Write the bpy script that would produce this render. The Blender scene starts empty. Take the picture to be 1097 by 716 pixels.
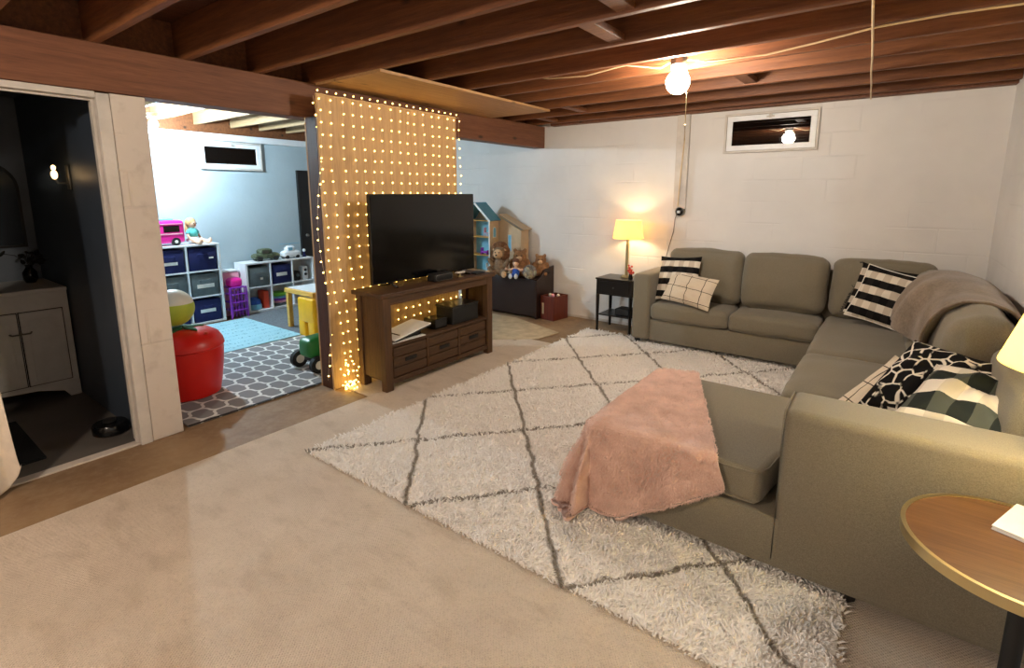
import bpy, bmesh, math, random
import numpy as np
from mathutils import Vector, Matrix, Euler, noise
C = bpy.context.scene.collection
PI = math.pi
random.seed(7)
sc = bpy.context.scene
sc.view_settings.view_transform = 'Standard'
try: sc.view_settings.look = 'None'
except Exception: pass
sc.view_settings.gamma = 1.0
sc.view_settings.use_curve_mapping = False
sc.view_settings.exposure = 1.02

# ------------------------------------------------------------ materials
def srgb(r, g, b):
    f = lambda c: (c/255/12.92) if c/255 <= .04045 else ((c/255+.055)/1.055)**2.4
    return (f(r), f(g), f(b), 1)

class NT:
    """small node expression helper"""
    def __init__(s, name, rough=.6, metal=0, spec=None):
        s.m = bpy.data.materials.new(name); s.m.use_nodes = True
        s.nt = s.m.node_tree; s.b = s.nt.nodes['Principled BSDF']
        s.b.inputs['Roughness'].default_value = rough
        s.b.inputs['Metallic'].default_value = metal
        if spec is not None: s.b.inputs['Specular IOR Level'].default_value = spec
    def n(s, t): return s.nt.nodes.new(t)
    def put(s, inp, v):
        if isinstance(v, bpy.types.NodeSocket): s.nt.links.new(v, inp)
        else: inp.default_value = v
    def coord(s, scale=(1, 1, 1), kind='Object', rot=(0, 0, 0)):
        tc = s.n('ShaderNodeTexCoord'); mp = s.n('ShaderNodeMapping')
        s.nt.links.new(tc.outputs[kind], mp.inputs[0])
        mp.inputs['Scale'].default_value = scale; mp.inputs['Rotation'].default_value = rot
        return mp.outputs[0]
    def noise(s, vec, scale, detail=4, rough=.55, out='Fac'):
        t = s.n('ShaderNodeTexNoise'); s.nt.links.new(vec, t.inputs['Vector'])
        t.inputs['Scale'].default_value = scale; t.inputs['Detail'].default_value = detail
        t.inputs['Roughness'].default_value = rough
        return t.outputs[out]
    def vor(s, vec, scale, feature='F1', out='Distance', rnd=1):
        t = s.n('ShaderNodeTexVoronoi'); t.feature = feature; s.nt.links.new(vec, t.inputs['Vector'])
        t.inputs['Scale'].default_value = scale; t.inputs['Randomness'].default_value = rnd
        return t.outputs[out]
    def f(s, op, a, b=0, c=0):
        t = s.n('ShaderNodeMath'); t.operation = op
        s.put(t.inputs[0], a); s.put(t.inputs[1], b); s.put(t.inputs[2], c)
        return t.outputs[0]
    def xyz(s, vec):
        t = s.n('ShaderNodeSeparateXYZ'); s.nt.links.new(vec, t.inputs[0]); return t.outputs
    def mix(s, fac, a, b):
        t = s.n('ShaderNodeMix'); t.data_type = 'RGBA'
        s.put(t.inputs[0], fac); s.put(t.inputs[6], a); s.put(t.inputs[7], b)
        return t.outputs[2]
    def ramp(s, v, lo, hi):
        t = s.n('ShaderNodeMapRange'); s.put(t.inputs[0], v)
        t.inputs[1].default_value = lo; t.inputs[2].default_value = hi
        return t.outputs[0]
    def color(s, c): s.put(s.b.inputs['Base Color'], c); return s
    def bump(s, h, strength=.3, dist=.01):
        t = s.n('ShaderNodeBump'); s.put(t.inputs['Height'], h)
        t.inputs['Strength'].default_value = strength; t.inputs['Distance'].default_value = dist
        s.nt.links.new(t.outputs[0], s.b.inputs['Normal']); return s

def plain(name, rgb, rough=.6, metal=0, var=.12, scale=12, bump=0, bscale=60, bdist=.004, stretch=(1, 1, 1), spec=None):
    k = NT(name, rough, metal, spec); c = srgb(*rgb)
    v = k.coord(stretch)
    dk = tuple(x*(1-var*1.6) for x in c[:3])+(1,); lt = tuple(min(1, x*(1+var)) for x in c[:3])+(1,)
    k.color(k.mix(k.ramp(k.noise(v, scale), .3, .7), dk, lt))
    if bump: k.bump(k.noise(v, bscale, 3), bump, bdist)
    return k.m

def wood(name, rgb, rgb2, axis=0, rough=.6, knots=True, scale=1, bump=.25):
    k = NT(name, rough); st = [22, 22, 22]; st[axis] = 1.3
    v = k.coord(tuple(x*scale for x in st))
    g = k.noise(v, 1.6, 6, .65); g2 = k.noise(v, 7, 3, .5)
    col = k.mix(k.ramp(g, .32, .68), srgb(*rgb), srgb(*rgb2))
    col = k.mix(k.f('MULTIPLY', k.ramp(g2, .5, .75), .35), col, tuple(x*.45 for x in srgb(*rgb)[:3])+(1,))
    if knots:
        st2 = [5, 5, 5]; st2[axis] = 2.2
        d = k.vor(k.coord(tuple(st2)), 1.1)
        col = k.mix(k.ramp(d, .13, .04), col, tuple(x*.22 for x in srgb(*rgb)[:3])+(1,))
    k.color(col).bump(k.f('ADD', g2, g), bump*1.6, .005)
    return k.m

def emis(name, rgb, strength):
    m = bpy.data.materials.new(name); m.use_nodes = True; nt = m.node_tree
    nt.nodes.remove(nt.nodes['Principled BSDF']); e = nt.nodes.new('ShaderNodeEmission')
    e.inputs[0].default_value = (*rgb, 1); e.inputs[1].default_value = strength
    nt.links.new(e.outputs[0], nt.nodes['Material Output'].inputs[0])
    return m

def wall_paint(name, rgb, bumpk=.45, brick=True, stain=None):
    k = NT(name, .75, spec=.25)
    tc = k.n('ShaderNodeTexCoord'); geo = tc.outputs['Object']
    x, y, z = k.xyz(geo)[:3]
    cmb = k.n('ShaderNodeCombineXYZ'); k.put(cmb.inputs[0], k.f('ADD', x, y)); k.put(cmb.inputs[1], z)
    n1 = k.noise(geo, 1.1, 4); n2 = k.noise(geo, 9, 5)
    c = srgb(*rgb); dk = tuple(v*.86 for v in c[:3])+(1,)
    col = k.mix(k.ramp(n1, .35, .7), dk, c)
    if stain: col = k.mix(k.f('MULTIPLY', k.ramp(n2, .55, .8), .4), col, srgb(*stain))
    h = k.f('MULTIPLY', n2, .5)
    if brick:
        br = k.n('ShaderNodeTexBrick'); k.put(br.inputs['Vector'], cmb.outputs[0])
        br.inputs['Scale'].default_value = 1; br.inputs['Brick Width'].default_value = .42
        br.inputs['Row Height'].default_value = .21; br.inputs['Mortar Size'].default_value = .009
        br.inputs['Mortar Smooth'].default_value = .6
        keep = k.ramp(k.noise(geo, 1.7, 3), .48, .7)          # thick paint hides some of the joints
        mort = k.f('MULTIPLY', br.outputs['Fac'], keep)
        col = k.mix(k.f('MULTIPLY', mort, .12), col, tuple(v*.6 for v in c[:3])+(1,))
        h = k.f('SUBTRACT', h, k.f('MULTIPLY', mort, .9))
    k.color(col).bump(h, bumpk, .012)
    return k.m

M = {}
M['wall'] = wall_paint('white_painted_block', (228, 225, 222))
M['wall_left'] = wall_paint('white_rough_plaster', (178, 194, 202), .7, brick=False)
M['pillar'] = wall_paint('cream_painted_block', (216, 205, 194), .5, stain=(150, 130, 115))
M['navy_wall'] = plain('dark_navy_wall_paint', (62, 72, 86), .5, var=.08, scale=3)
M['bath_wall'] = plain('grey_bathroom_wall_paint', (104, 112, 122), .6, var=.08, scale=3)
M['white_trim'] = plain('worn_white_trim_paint', (205, 198, 190), .5, var=.1, scale=6)
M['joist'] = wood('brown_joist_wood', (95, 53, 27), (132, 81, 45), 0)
M['joist_pale'] = wood('pale_joist_wood', (142, 112, 78), (172, 142, 104), 0)
M['beam'] = wood('red_brown_beam_wood', (102, 60, 38), (128, 82, 55), 1)
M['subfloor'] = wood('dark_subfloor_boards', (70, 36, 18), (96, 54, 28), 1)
M['ply'] = wood('tan_plywood', (158, 116, 72), (184, 142, 94), 1, knots=True, bump=.1)
M['ply_panel'] = wood('tan_plywood_panel', (172, 138, 98), (196, 164, 122), 2, knots=False, bump=.1)
M['post'] = wood('dark_brown_post_wood', (58, 32, 18), (86, 50, 28), 2)
M['stand'] = wood('dark_walnut_stand', (62, 40, 21), (86, 58, 32), 1, scale=1.4, knots=False)
M['stand_v'] = wood('dark_walnut_stand_upright', (68, 44, 23), (92, 63, 35), 2, scale=1.4, knots=False)
M['espresso'] = plain('espresso_wood', (44, 26, 20), .35, var=.1, scale=5)
M['cherry'] = wood('reddish_cherry_wood', (84, 30, 18), (112, 46, 28), 2, .4, knots=False)
M['black_wood'] = plain('black_lacquer_wood', (22, 20, 20), .3, var=.05)
M['walnut_top'] = wood('walnut_table_top', (80, 52, 33), (108, 76, 50), 0, .35, knots=False, scale=1.2, bump=.05)
M['brass'] = plain('brushed_brass', (206, 190, 146), .35, 1, var=.05)
M['black'] = plain('matte_black', (16, 16, 17), .6, var=.05)
M['screen'] = plain('black_screen', (6, 6, 7), .12, var=.02)
M['gloss_black'] = plain('glossy_black_plastic', (12, 12, 13), .2, var=.05)
M['white'] = plain('white_laminate', (232, 234, 236), .4, var=.03)
M['paper'] = plain('white_paper', (238, 236, 230), .6, var=.03)
M['steel'] = plain('tarnished_steel', (120, 118, 112), .35, .9, var=.1)
M['porcelain'] = plain('white_porcelain', (235, 230, 220), .3, var=.02)
M['wire'] = plain('cream_cable_sheath', (214, 190, 150), .5, var=.05)
M['wire_dark'] = plain('brown_lamp_cord', (70, 60, 50), .5, var=.05)
M['navy'] = plain('navy_bin_fabric', (24, 30, 84), .9, var=.12, bump=.2, bscale=150)
M['grey_bin'] = plain('grey_bin_fabric', (96, 104, 106), .9, var=.12, bump=.2, bscale=150)
M['red'] = plain('glossy_red_plastic', (214, 24, 14), .35, var=.06, scale=4)
M['leaf'] = plain('dark_green_felt_leaf', (30, 92, 40), .7)
M['lime'] = plain('lime_green_ball', (176, 190, 60), .5, var=.06)
M['offwhite'] = plain('off_white_plastic', (226, 220, 208), .45, var=.04)
M['yellow'] = plain('yellow_plastic', (242, 186, 16), .4, var=.05)
M['pine'] = wood('yellow_pine', (214, 160, 66), (232, 184, 92), 0, .45, knots=False, bump=.05)
M['tractor'] = plain('tractor_green_plastic', (28, 108, 44), .35, var=.06)
M['rubber'] = plain('black_rubber', (24, 24, 24), .7, var=.1)
M['pink'] = plain('hot_pink_plastic', (240, 40, 158), .35, var=.05)
M['pale_pink'] = plain('pale_pink_plastic', (238, 170, 190), .35, var=.05)
M['purple'] = plain('purple_plastic', (150, 60, 190), .35, var=.05)
M['skin'] = plain('doll_skin_vinyl', (232, 188, 158), .45, var=.03)
M['blond'] = plain('blond_doll_hair', (214, 178, 120), .7, var=.2, scale=60)
M['brown_hair'] = plain('brown_doll_hair', (110, 66, 40), .7, var=.2, scale=60)
M['teal'] = plain('teal_cloth', (90, 190, 186), .8, var=.08)
M['blue'] = plain('blue_cloth', (52, 96, 190), .8, var=.08)
M['roof_blue'] = plain('teal_blue_roof_board', (76, 140, 164), .5, var=.06)
M['dh_wall'] = plain('tan_dollhouse_board', (206, 178, 142), .6, var=.05)
M['camo'] = plain('olive_toy_plastic', (86, 94, 70), .5, var=.5, scale=22)
M['light_blue'] = plain('light_blue_plastic', (120, 186, 214), .4, var=.05)
M['green'] = plain('bright_green_plastic', (120, 200, 60), .4, var=.05)
M['orange_red'] = plain('orange_red_plastic', (220, 70, 40), .4, var=.05)
M['mane'] = plain('brown_plush_mane', (142, 98, 66), .95, var=.3, scale=40, bump=.9, bscale=90, bdist=.02)
M['tan_fur'] = plain('tan_plush_fur', (222, 182, 140), .95, var=.15, scale=50, bump=.6, bscale=120, bdist=.01)
M['brown_fur'] = plain('mid_brown_plush_fur', (160, 116, 78), .95, var=.25, scale=50, bump=.8, bscale=90, bdist=.02)
M['grey_fur'] = plain('grey_brown_plush_fur', (150, 124, 98), .95, var=.2, scale=50, bump=.8, bscale=90, bdist=.02)
M['dark_leaf'] = plain('dark_dried_leaves', (26, 28, 26), .8)
M['mirror'] = plain('dim_mirror_glass', (70, 76, 82), .05, .9, var=.02)
M['vanity'] = plain('off_white_vanity_paint', (214, 212, 208), .5, var=.04)
M['vinyl'] = plain('grey_vinyl_floor', (104, 98, 92), .5, var=.1, scale=4)
M['curtain'] = plain('cream_cotton_curtain', (226, 214, 198), .85, var=.06, scale=20, bump=.2, bscale=140)
M['dark_mat'] = plain('black_bath_mat_pile', (10, 12, 16), .95, var=.2, scale=80, bump=.6, bscale=160)
M['red_flower'] = plain('coral_red_petals', (206, 74, 58), .6)

def sofa_fabric():
    k = NT('taupe_sofa_fabric', .92, spec=.15)
    v = k.coord((1, 1, 1)); n = k.noise(v, 320, 2); n2 = k.noise(v, 2.5, 3); w = k.noise(k.coord((90, 90, 500)), 2, 2)
    col = k.mix(k.ramp(n, .3, .7), srgb(108, 101, 86), srgb(136, 128, 110))
    col = k.mix(k.f('MULTIPLY', k.ramp(n2, .4, .7), .35), col, srgb(120, 110, 94))
    k.color(col).bump(k.f('ADD', n, w), .25, .003)
    k.b.inputs['Sheen Weight'].default_value = .25
    return k.m
M['sofa'] = sofa_fabric()

def throw_mat():
    k = NT('brown_fleece_throw', .95, spec=.1); v = k.coord()
    n = k.noise(v, 60, 4, .7); n2 = k.noise(v, 6, 3)
    k.color(k.mix(k.ramp(k.f('ADD', k.f('MULTIPLY', n, .5), k.f('MULTIPLY', n2, .5)), .35, .65), srgb(98, 84, 70), srgb(140, 124, 108)))
    k.bump(n, .5, .006); k.b.inputs['Sheen Weight'].default_value = .3
    return k.m
M['throw'] = throw_mat()

def pink_fur():
    k = NT('pink_plush_blanket', .95, spec=.1); v = k.coord()
    n = k.noise(v, 90, 4, .7); n2 = k.noise(v, 9, 4, .6)
    col = k.mix(k.ramp(n2, .35, .68), srgb(218, 170, 150), srgb(240, 204, 188))
    col = k.mix(k.f('MULTIPLY', k.ramp(n, .4, .8), .35), col, srgb(248, 222, 210))
    k.color(col).bump(k.f('ADD', n, k.f('MULTIPLY', n2, 1.5)), .6, .008)
    k.b.inputs['Sheen Weight'].default_value = .4
    return k.m
M['pink_fur'] = pink_fur()

def concrete():
    k = NT('tan_sealed_concrete', .6, spec=.3); v = k.coord()
    n = k.noise(v, 1.6, 6, .6); n2 = k.noise(v, 14, 5, .65)
    col = k.mix(k.ramp(n, .35, .65), srgb(128, 100, 74), srgb(160, 132, 100))
    col = k.mix(k.f('MULTIPLY', k.ramp(n2, .45, .75), .4), col, srgb(176, 154, 126))
    k.color(col).bump(n2, .2, .004); return k.m
M['concrete'] = concrete()

def berber():
    k = NT('beige_berber_carpet', .95, spec=.1); v = k.coord()
    x, y, z = k.xyz(v)[:3]
    row = k.f('SINE', k.f('MULTIPLY', k.f('ADD', x, k.f('MULTIPLY', y, .02)), 520))
    col_ = k.f('SINE', k.f('MULTIPLY', y, 420))
    weave = k.f('MULTIPLY', row, col_)
    nz = k.noise(v, 170, 2); n = k.noise(v, 2.0, 6, .7); n3 = k.noise(k.coord((1, 2.4, 1), rot=(0, 0, .5)), 4, 3)
    col = k.mix(k.ramp(n, .34, .66), srgb(212, 196, 178), srgb(226, 211, 194))
    col = k.mix(k.f('MULTIPLY', k.ramp(n3, .52, .72), .30), col, srgb(168, 148, 126))
    col = k.mix(k.f('MULTIPLY', k.ramp(nz, .5, .8), .35), col, srgb(140, 122, 104))
    h = k.f('ADD', k.f('MULTIPLY', weave, .4), k.f('ADD', k.f('MULTIPLY', nz, 1.2), k.f('MULTIPLY', n3, 3.0)))
    k.color(col).bump(h, .8, .006); return k.m
M['carpet'] = berber()

def shag():
    k = NT('cream_shag_pile_with_grey_lines', .95, spec=.1); v = k.coord()
    wob = k.noise(v, 7, 2, .5, 'Color'); wx, wy, _ = k.xyz(wob)[:3]
    x, y, z = k.xyz(v)[:3]
    x = k.f('ADD', x, k.f('MULTIPLY', k.f('SUBTRACT', wx, .5), .06)); y = k.f('ADD', y, k.f('MULTIPLY', k.f('SUBTRACT', wy, .5), .06))
    a = k.f('DIVIDE', k.f('ADD', x, 1.81), .455); b = k.f('DIVIDE', k.f('SUBTRACT', y, 1.54), .51)
    p = k.f('MULTIPLY', k.f('ADD', a, b), .5); q = k.f('MULTIPLY', k.f('SUBTRACT', a, b), .5)
    def near(s): return k.f('ABSOLUTE', k.f('SUBTRACT', k.f('FRACT', k.f('ADD', s, 50.5)), .5))
    d = k.f('MINIMUM', near(p), near(q))
    base = k.mix(k.ramp(k.noise(v, 160, 2), .3, .7), srgb(246, 238, 230), srgb(255, 251, 246))
    k.color(k.mix(k.ramp(d, .024, .008), base, srgb(150, 140, 128)))
    k.b.inputs['Sheen Weight'].default_value = .2
    return k.m
M['shag'] = shag()

def trellis():
    k = NT('grey_trellis_rug_weave', .9, spec=.1); x, y, z = k.xyz(k.coord())[:3]
    a = k.f('DIVIDE', x, .20); b = k.f('DIVIDE', y, .25)
    p = k.f('ADD', a, b); q = k.f('SUBTRACT', a, b)
    p2 = k.f('ADD', p, k.f('MULTIPLY', k.f('SINE', k.f('MULTIPLY', q, 2*PI)), .13))
    q2 = k.f('ADD', q, k.f('MULTIPLY', k.f('SINE', k.f('MULTIPLY', p, 2*PI)), .13))
    def near(t): return k.f('ABSOLUTE', k.f('SUBTRACT', k.f('FRACT', k.f('ADD', t, 100.5)), .5))
    d = k.f('MINIMUM', near(p2), near(q2))
    k.color(k.mix(k.ramp(d, .085, .055), srgb(140, 138, 140), srgb(232, 232, 230)))
    k.bump(k.noise(k.coord(), 200, 2), .3, .003); return k.m
M['trellis'] = trellis()

def blue_rug():
    k = NT('pale_blue_rug_with_dark_marks', .9, spec=.1); v = k.coord()
    x, y, z = k.xyz(v)[:3]
    band = k.f('GREATER_THAN', k.f('FRACT', k.f('MULTIPLY', x, 7)), .55)
    n = k.noise(k.coord((10, 26, 1)), 2.2, 3, .7)
    mk = k.f('MULTIPLY', band, k.ramp(n, .56, .6))
    k.color(k.mix(k.f('MULTIPLY', mk, .75), k.mix(k.noise(v, 5), srgb(176, 216, 226), srgb(150, 198, 214)), srgb(60, 110, 126)))
    return k.m
M['blue_rug'] = blue_rug()
M['grey_rug'] = plain('mid_grey_rug_pile', (112, 118, 124), .95, var=.2, scale=60, bump=.5, bscale=160)
M['pale_mat'] = plain('pale_beige_mat_weave', (190, 172, 142), .95, var=.15, scale=8, bump=.4, bscale=180)

def plaid(name, light, tan, dark, mid, px, py, duty=.5, ofs=.1):
    k = NT(name, .9, spec=.1); x, y, z = k.xyz(k.coord())[:3]
    fy = k.f('GREATER_THAN', k.f('FRACT', k.f('ADD', k.f('DIVIDE', y, py), 10+ofs)), duty)
    fx = k.f('GREATER_THAN', k.f('FRACT', k.f('ADD', k.f('DIVIDE', x, px), 10.3)), .5)
    lt = k.mix(fx, srgb(*light), srgb(*tan)); dk = k.mix(fx, srgb(*dark), srgb(*mid))
    k.color(k.mix(fy, lt, dk)).bump(k.noise(k.coord(), 220, 2), .3, .003)
    return k.m
M['plaid'] = plaid('black_cream_buffalo_plaid', (220, 210, 194), (196, 182, 164), (20, 19, 19), (32, 30, 29), .105, .125)
M['plaid_near'] = plaid('charcoal_white_buffalo_plaid', (232, 224, 212), (214, 206, 192), (44, 48, 46), (84, 88, 82), .13, .17, ofs=.38)

def grid_pillow():
    k = NT('cream_windowpane_check', .9, spec=.1); x, y, z = k.xyz(k.coord())[:3]
    def ln(s, p, o): return k.f('LESS_THAN', k.f('ABSOLUTE', k.f('SUBTRACT', k.f('FRACT', k.f('ADD', k.f('DIVIDE', s, p), 10+o)), .5)), .022)
    m = k.f('MAXIMUM', ln(x, .15, .5), ln(y, .12, .5))
    n = k.noise(k.coord(), 160, 2)
    k.color(k.mix(m, k.mix(n, srgb(226, 212, 190), srgb(204, 188, 166)), srgb(62, 54, 46))).bump(n, .3, .003)
    return k.m
M['grid'] = grid_pillow()

def net_pillow():
    k = NT('black_with_white_net_stitching', .9, spec=.1); v = k.coord()
    w = k.noise(v, 9, 2, .5, 'Color')
    ad = k.n('ShaderNodeVectorMath'); ad.operation = 'MULTIPLY_ADD'
    k.put(ad.inputs[0], w); ad.inputs[1].default_value = (.03, .03, 0); k.put(ad.inputs[2], v)
    d = k.vor(ad.outputs[0], 15, 'DISTANCE_TO_EDGE')
    br = k.ramp(k.noise(v, 14, 2), .40, .46)
    k.color(k.mix(k.f('MULTIPLY', k.ramp(d, .075, .045), br), srgb(20, 19, 19), srgb(226, 218, 204)))
    return k.m
M['net'] = net_pillow()

def glass(name, rgb, rough=.03, alpha=1):
    k = NT(name, rough); k.b.inputs['Base Color'].default_value = srgb(*rgb)
    k.b.inputs['Transmission Weight'].default_value = alpha
    return k.m
M['dark_glass'] = plain('night_black_window_glass', (10, 9, 8), .02, var=0, spec=.9)
M['pile_pink'] = plain('pink_plush_pile', (240, 204, 188), .95, var=.12, scale=9)
M['clear'] = glass('clear_plastic', (240, 240, 235), .03, .85)

def shade_mat(name, rgb, em, emc):
    k = NT(name, .9, spec=.1); nt = k.nt
    k.b.inputs['Base Color'].default_value = srgb(*rgb)
    tr = k.n('ShaderNodeBsdfTranslucent'); tr.inputs[0].default_value = srgb(*rgb)
    mx = k.n('ShaderNodeMixShader'); mx.inputs[0].default_value = .6
    nt.links.new(k.b.outputs[0], mx.inputs[1]); nt.links.new(tr.outputs[0], mx.inputs[2])
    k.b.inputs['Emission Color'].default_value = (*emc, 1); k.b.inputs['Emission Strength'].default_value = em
    nt.links.new(mx.outputs[0], nt.nodes['Material Output'].inputs[0])
    return k.m
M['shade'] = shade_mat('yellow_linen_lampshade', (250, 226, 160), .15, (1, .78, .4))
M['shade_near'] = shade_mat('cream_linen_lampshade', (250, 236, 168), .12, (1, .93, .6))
M['globe'] = emis('lit_frosted_globe', (1, .88, .735), 215)
M['globe_added'] = emis('lit_frosted_globe_brighter', (1, .86, .70), 330)
M['cool_bulb'] = emis('lit_cool_white_bulb', (.68, .88, 1), 1650)
M['fairy'] = emis('lit_warm_fairy_bulb', (1, .64, .14), 6.5)
M['sconce_glow'] = emis('lit_sconce_bulb', (1, .62, .25), 3)
M['fairy_reflect'] = plain('clear_bead', (255, 214, 120), .2)

# ------------------------------------------------------------ geometry helpers
class G:
    def __init__(s): s.bm = bmesh.new()
    def box(s, x0, x1, y0, y1, z0, z1, bev=0, seg=2, rot=None):
        b = bmesh.new(); bmesh.ops.create_cube(b, size=1)
        for v in b.verts:
            v.co = Vector(((x0+x1)/2+v.co.x*(x1-x0), (y0+y1)/2+v.co.y*(y1-y0), (z0+z1)/2+v.co.z*(z1-z0)))
        if bev: bmesh.ops.bevel(b, geom=b.edges[:], offset=bev, segments=seg, affect='EDGES', profile=.5)
        if rot is not None:
            c = Vector(((x0+x1)/2, (y0+y1)/2, (z0+z1)/2))
            bmesh.ops.rotate(b, cent=c, matrix=Euler(rot).to_matrix(), verts=b.verts)
        s.add(b); return s
    def add(s, b):
        me = bpy.data.meshes.new('t'); b.to_mesh(me); b.free(); s.bm.from_mesh(me); bpy.data.meshes.remove(me)
    def cyl(s, p0, p1, r, r2=None, seg=20, caps=True):
        p0 = Vector(p0); p1 = Vector(p1); d = p1-p0
        b = bmesh.new(); bmesh.ops.create_cone(b, cap_ends=caps, segments=seg, radius1=r, radius2=r if r2 is None else r2, depth=d.length)
        b.transform(Matrix.Translation((p0+p1)/2) @ d.to_track_quat('Z', 'Y').to_matrix().to_4x4()); s.add(b); return s
    def ball(s, c, r, seg=20, rings=12, rot=None):
        r = (r, r, r) if not hasattr(r, '__len__') else r
        b = bmesh.new(); bmesh.ops.create_uvsphere(b, u_segments=seg, v_segments=rings, radius=1)
        m = Matrix.Translation(c) @ (Euler(rot).to_matrix().to_4x4() if rot else Matrix.Identity(4)) @ Matrix.Diagonal((*r, 1))
        b.transform(m); s.add(b); return s
    def lathe(s, c, prof, seg=32, cap=True):
        b = bmesh.new(); rings = []
        for r, z in prof:
            rings.append([b.verts.new((c[0]+r*math.cos(2*PI*i/seg), c[1]+r*math.sin(2*PI*i/seg), c[2]+z)) for i in range(seg)])
        for a, d in zip(rings, rings[1:]):
            for i in range(seg): b.faces.new((a[i], a[(i+1) % seg], d[(i+1) % seg], d[i]))
        if cap:
            b.faces.new(rings[0][::-1]); b.faces.new(rings[-1])
        s.add(b); return s
    def tube(s, pts, r, seg=8):
        pts = [Vector(p) for p in pts]; b = bmesh.new(); rings = []
        for i, p in enumerate(pts):
            t = (pts[min(i+1, len(pts)-1)]-pts[max(i-1, 0)]).normalized()
            q = t.to_track_quat('Z', 'Y')
            rings.append([b.verts.new(p+q @ Vector((r*math.cos(2*PI*k/seg), r*math.sin(2*PI*k/seg), 0))) for k in range(seg)])
        for a, d in zip(rings, rings[1:]):
            for k in range(seg): b.faces.new((a[k], a[(k+1) % seg], d[(k+1) % seg], d[k]))
        b.faces.new(rings[0][::-1]); b.faces.new(rings[-1]); s.add(b); return s
    def prism(s, poly, axis, a0, a1, bev=0, seg=3):
        b = bmesh.new()
        def P(u, v, a): return {0: (a, u, v), 1: (u, a, v), 2: (u, v, a)}[axis]
        lo = [b.verts.new(P(u, v, a0)) for u, v in poly]; hi = [b.verts.new(P(u, v, a1)) for u, v in poly]
        b.faces.new(lo[::-1]); b.faces.new(hi); n = len(poly)
        for i in range(n): b.faces.new((lo[i], lo[(i+1) % n], hi[(i+1) % n], hi[i]))
        bmesh.ops.recalc_face_normals(b, faces=b.faces)
        if bev: bmesh.ops.bevel(b, geom=b.edges[:], offset=bev, segments=seg, affect='EDGES', profile=.5)
        s.add(b); return s
    def cushion(s, x0, x1, y0, y1, z0, z1, r=.05, puff=(0, 0, .03), n=16, wr=.006, M4=None, seed=0):
        """soft box: rounded edges, bulging faces and small wrinkles"""
        h = Vector(((x1-x0)/2, (y1-y0)/2, (z1-z0)/2)); c = Vector(((x0+x1)/2, (y0+y1)/2, (z0+z1)/2))
        r = min(r, *[a*.98 for a in h])
        b = bmesh.new(); bmesh.ops.create_cube(b, size=2); bmesh.ops.subdivide_edges(b, edges=b.edges[:], cuts=n, use_grid_fill=True)
        for v in b.verts:
            u = Vector([math.copysign(abs(a)**.8, a) for a in v.co])
            p = Vector((u.x*h.x, u.y*h.y, u.z*h.z))
            q = Vector([max(-(h[i]-r), min(h[i]-r, p[i])) for i in range(3)])
            d = p-q
            if d.length > 1e-6: p = q+d.normalized()*min(r, d.length*1.0 if d.length < r else r)
            for i in range(3):
                j, k = (i+1) % 3, (i+2) % 3
                w = (1-u[j]**2)*(1-u[k]**2)*abs(u[i])**3
                p[i] += math.copysign(puff[i]*w, u[i])
            nz = noise.noise_vector(p*6+Vector((seed*7.3, seed, 0)))*wr+noise.noise_vector(p*16+Vector((seed, 3, seed*5.1)))*wr*.4
            v.co = p+nz
        m = Matrix.Translation(c)
        if M4 is not None: m = m @ M4
        b.transform(m); s.add(b); return s
    def pillow(s, w, h, t, n=26, seed=0, sag=.07):
        b = bmesh.new(); rows = {}
        for side in (1, -1):
            for i in range(n+1):
                for j in range(n+1):
                    edge = i in (0, n) or j in (0, n)
                    if side == -1 and edge: rows[side, i, j] = rows[1, i, j]; continue
                    u = -1+2*i/n; v = -1+2*j/n
                    x = w/2*u*(1-sag*(1-v*v)); y = h/2*v*(1-sag*(1-u*u))
                    z = 0 if edge else side*t/2*((1-u**2)*(1-v**2))**.42
                    if not edge: z += noise.noise(Vector((u*3+seed, v*3, side*2)))*t*.07*(1-u*u)*(1-v*v)*3
                    rows[side, i, j] = b.verts.new((x, y, z))
        for side in (1, -1):
            for i in range(n):
                for j in range(n):
                    q = [rows[side, i, j], rows[side, i+1, j], rows[side, i+1, j+1], rows[side, i, j+1]]
                    b.faces.new(q if side == 1 else q[::-1])
        s.add(b); return s
    def build(s, name, mat, parent=None, loc=None, smooth=None, local=False):
        """loc: origin of a top-level mesh; a child is placed relative to its thing"""
        me = bpy.data.meshes.new(name)
        org = Vector((0, 0, 0))
        if parent is not None:
            r = parent
            while r.parent: r = r.parent
            if not local and r.name not in LOCALS: org = Vector(r.location)
        elif loc is not None: org = Vector(loc)
        if not local and org.length: s.bm.transform(Matrix.Translation(-org))
        bmesh.ops.recalc_face_normals(s.bm, faces=s.bm.faces)
        s.bm.to_mesh(me); s.bm.free()
        me.materials.append(M[mat] if isinstance(mat, str) else mat)
        o = bpy.data.objects.new(name, me); C.objects.link(o)
        if parent is not None: o.parent = parent
        elif loc is not None: o.location = loc
        if smooth is not False:
            ang = smooth if smooth else 40
            me.shade_smooth() if hasattr(me, 'shade_smooth') else None
            try: me.set_sharp_from_angle(angle=math.radians(ang))
            except Exception: pass
        return o

def thing(name, label, cat, loc=(0, 0, 0), rz=0, group=None, local=False, rot=None):
    o = bpy.data.objects.new(name, None); C.objects.link(o); o.empty_display_size = .1
    o.location = loc; o.rotation_euler = rot if rot else (0, 0, rz)
    o['label'] = label; o['category'] = cat
    if group: o['group'] = group
    if local or rz or rot: LOCALS.add(o.name)
    return o
LOCALS = set()
def tag(o, label, cat, group=None):
    o['label'] = label; o['category'] = cat
    if group: o['group'] = group
    return o
def struct(o): o['kind'] = 'structure'; return o
def copy_tree(o, parent=None):
    c = o.copy(); C.objects.link(c); c.parent = parent
    for ch in list(o.children): copy_tree(ch, c)
    return c
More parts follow.
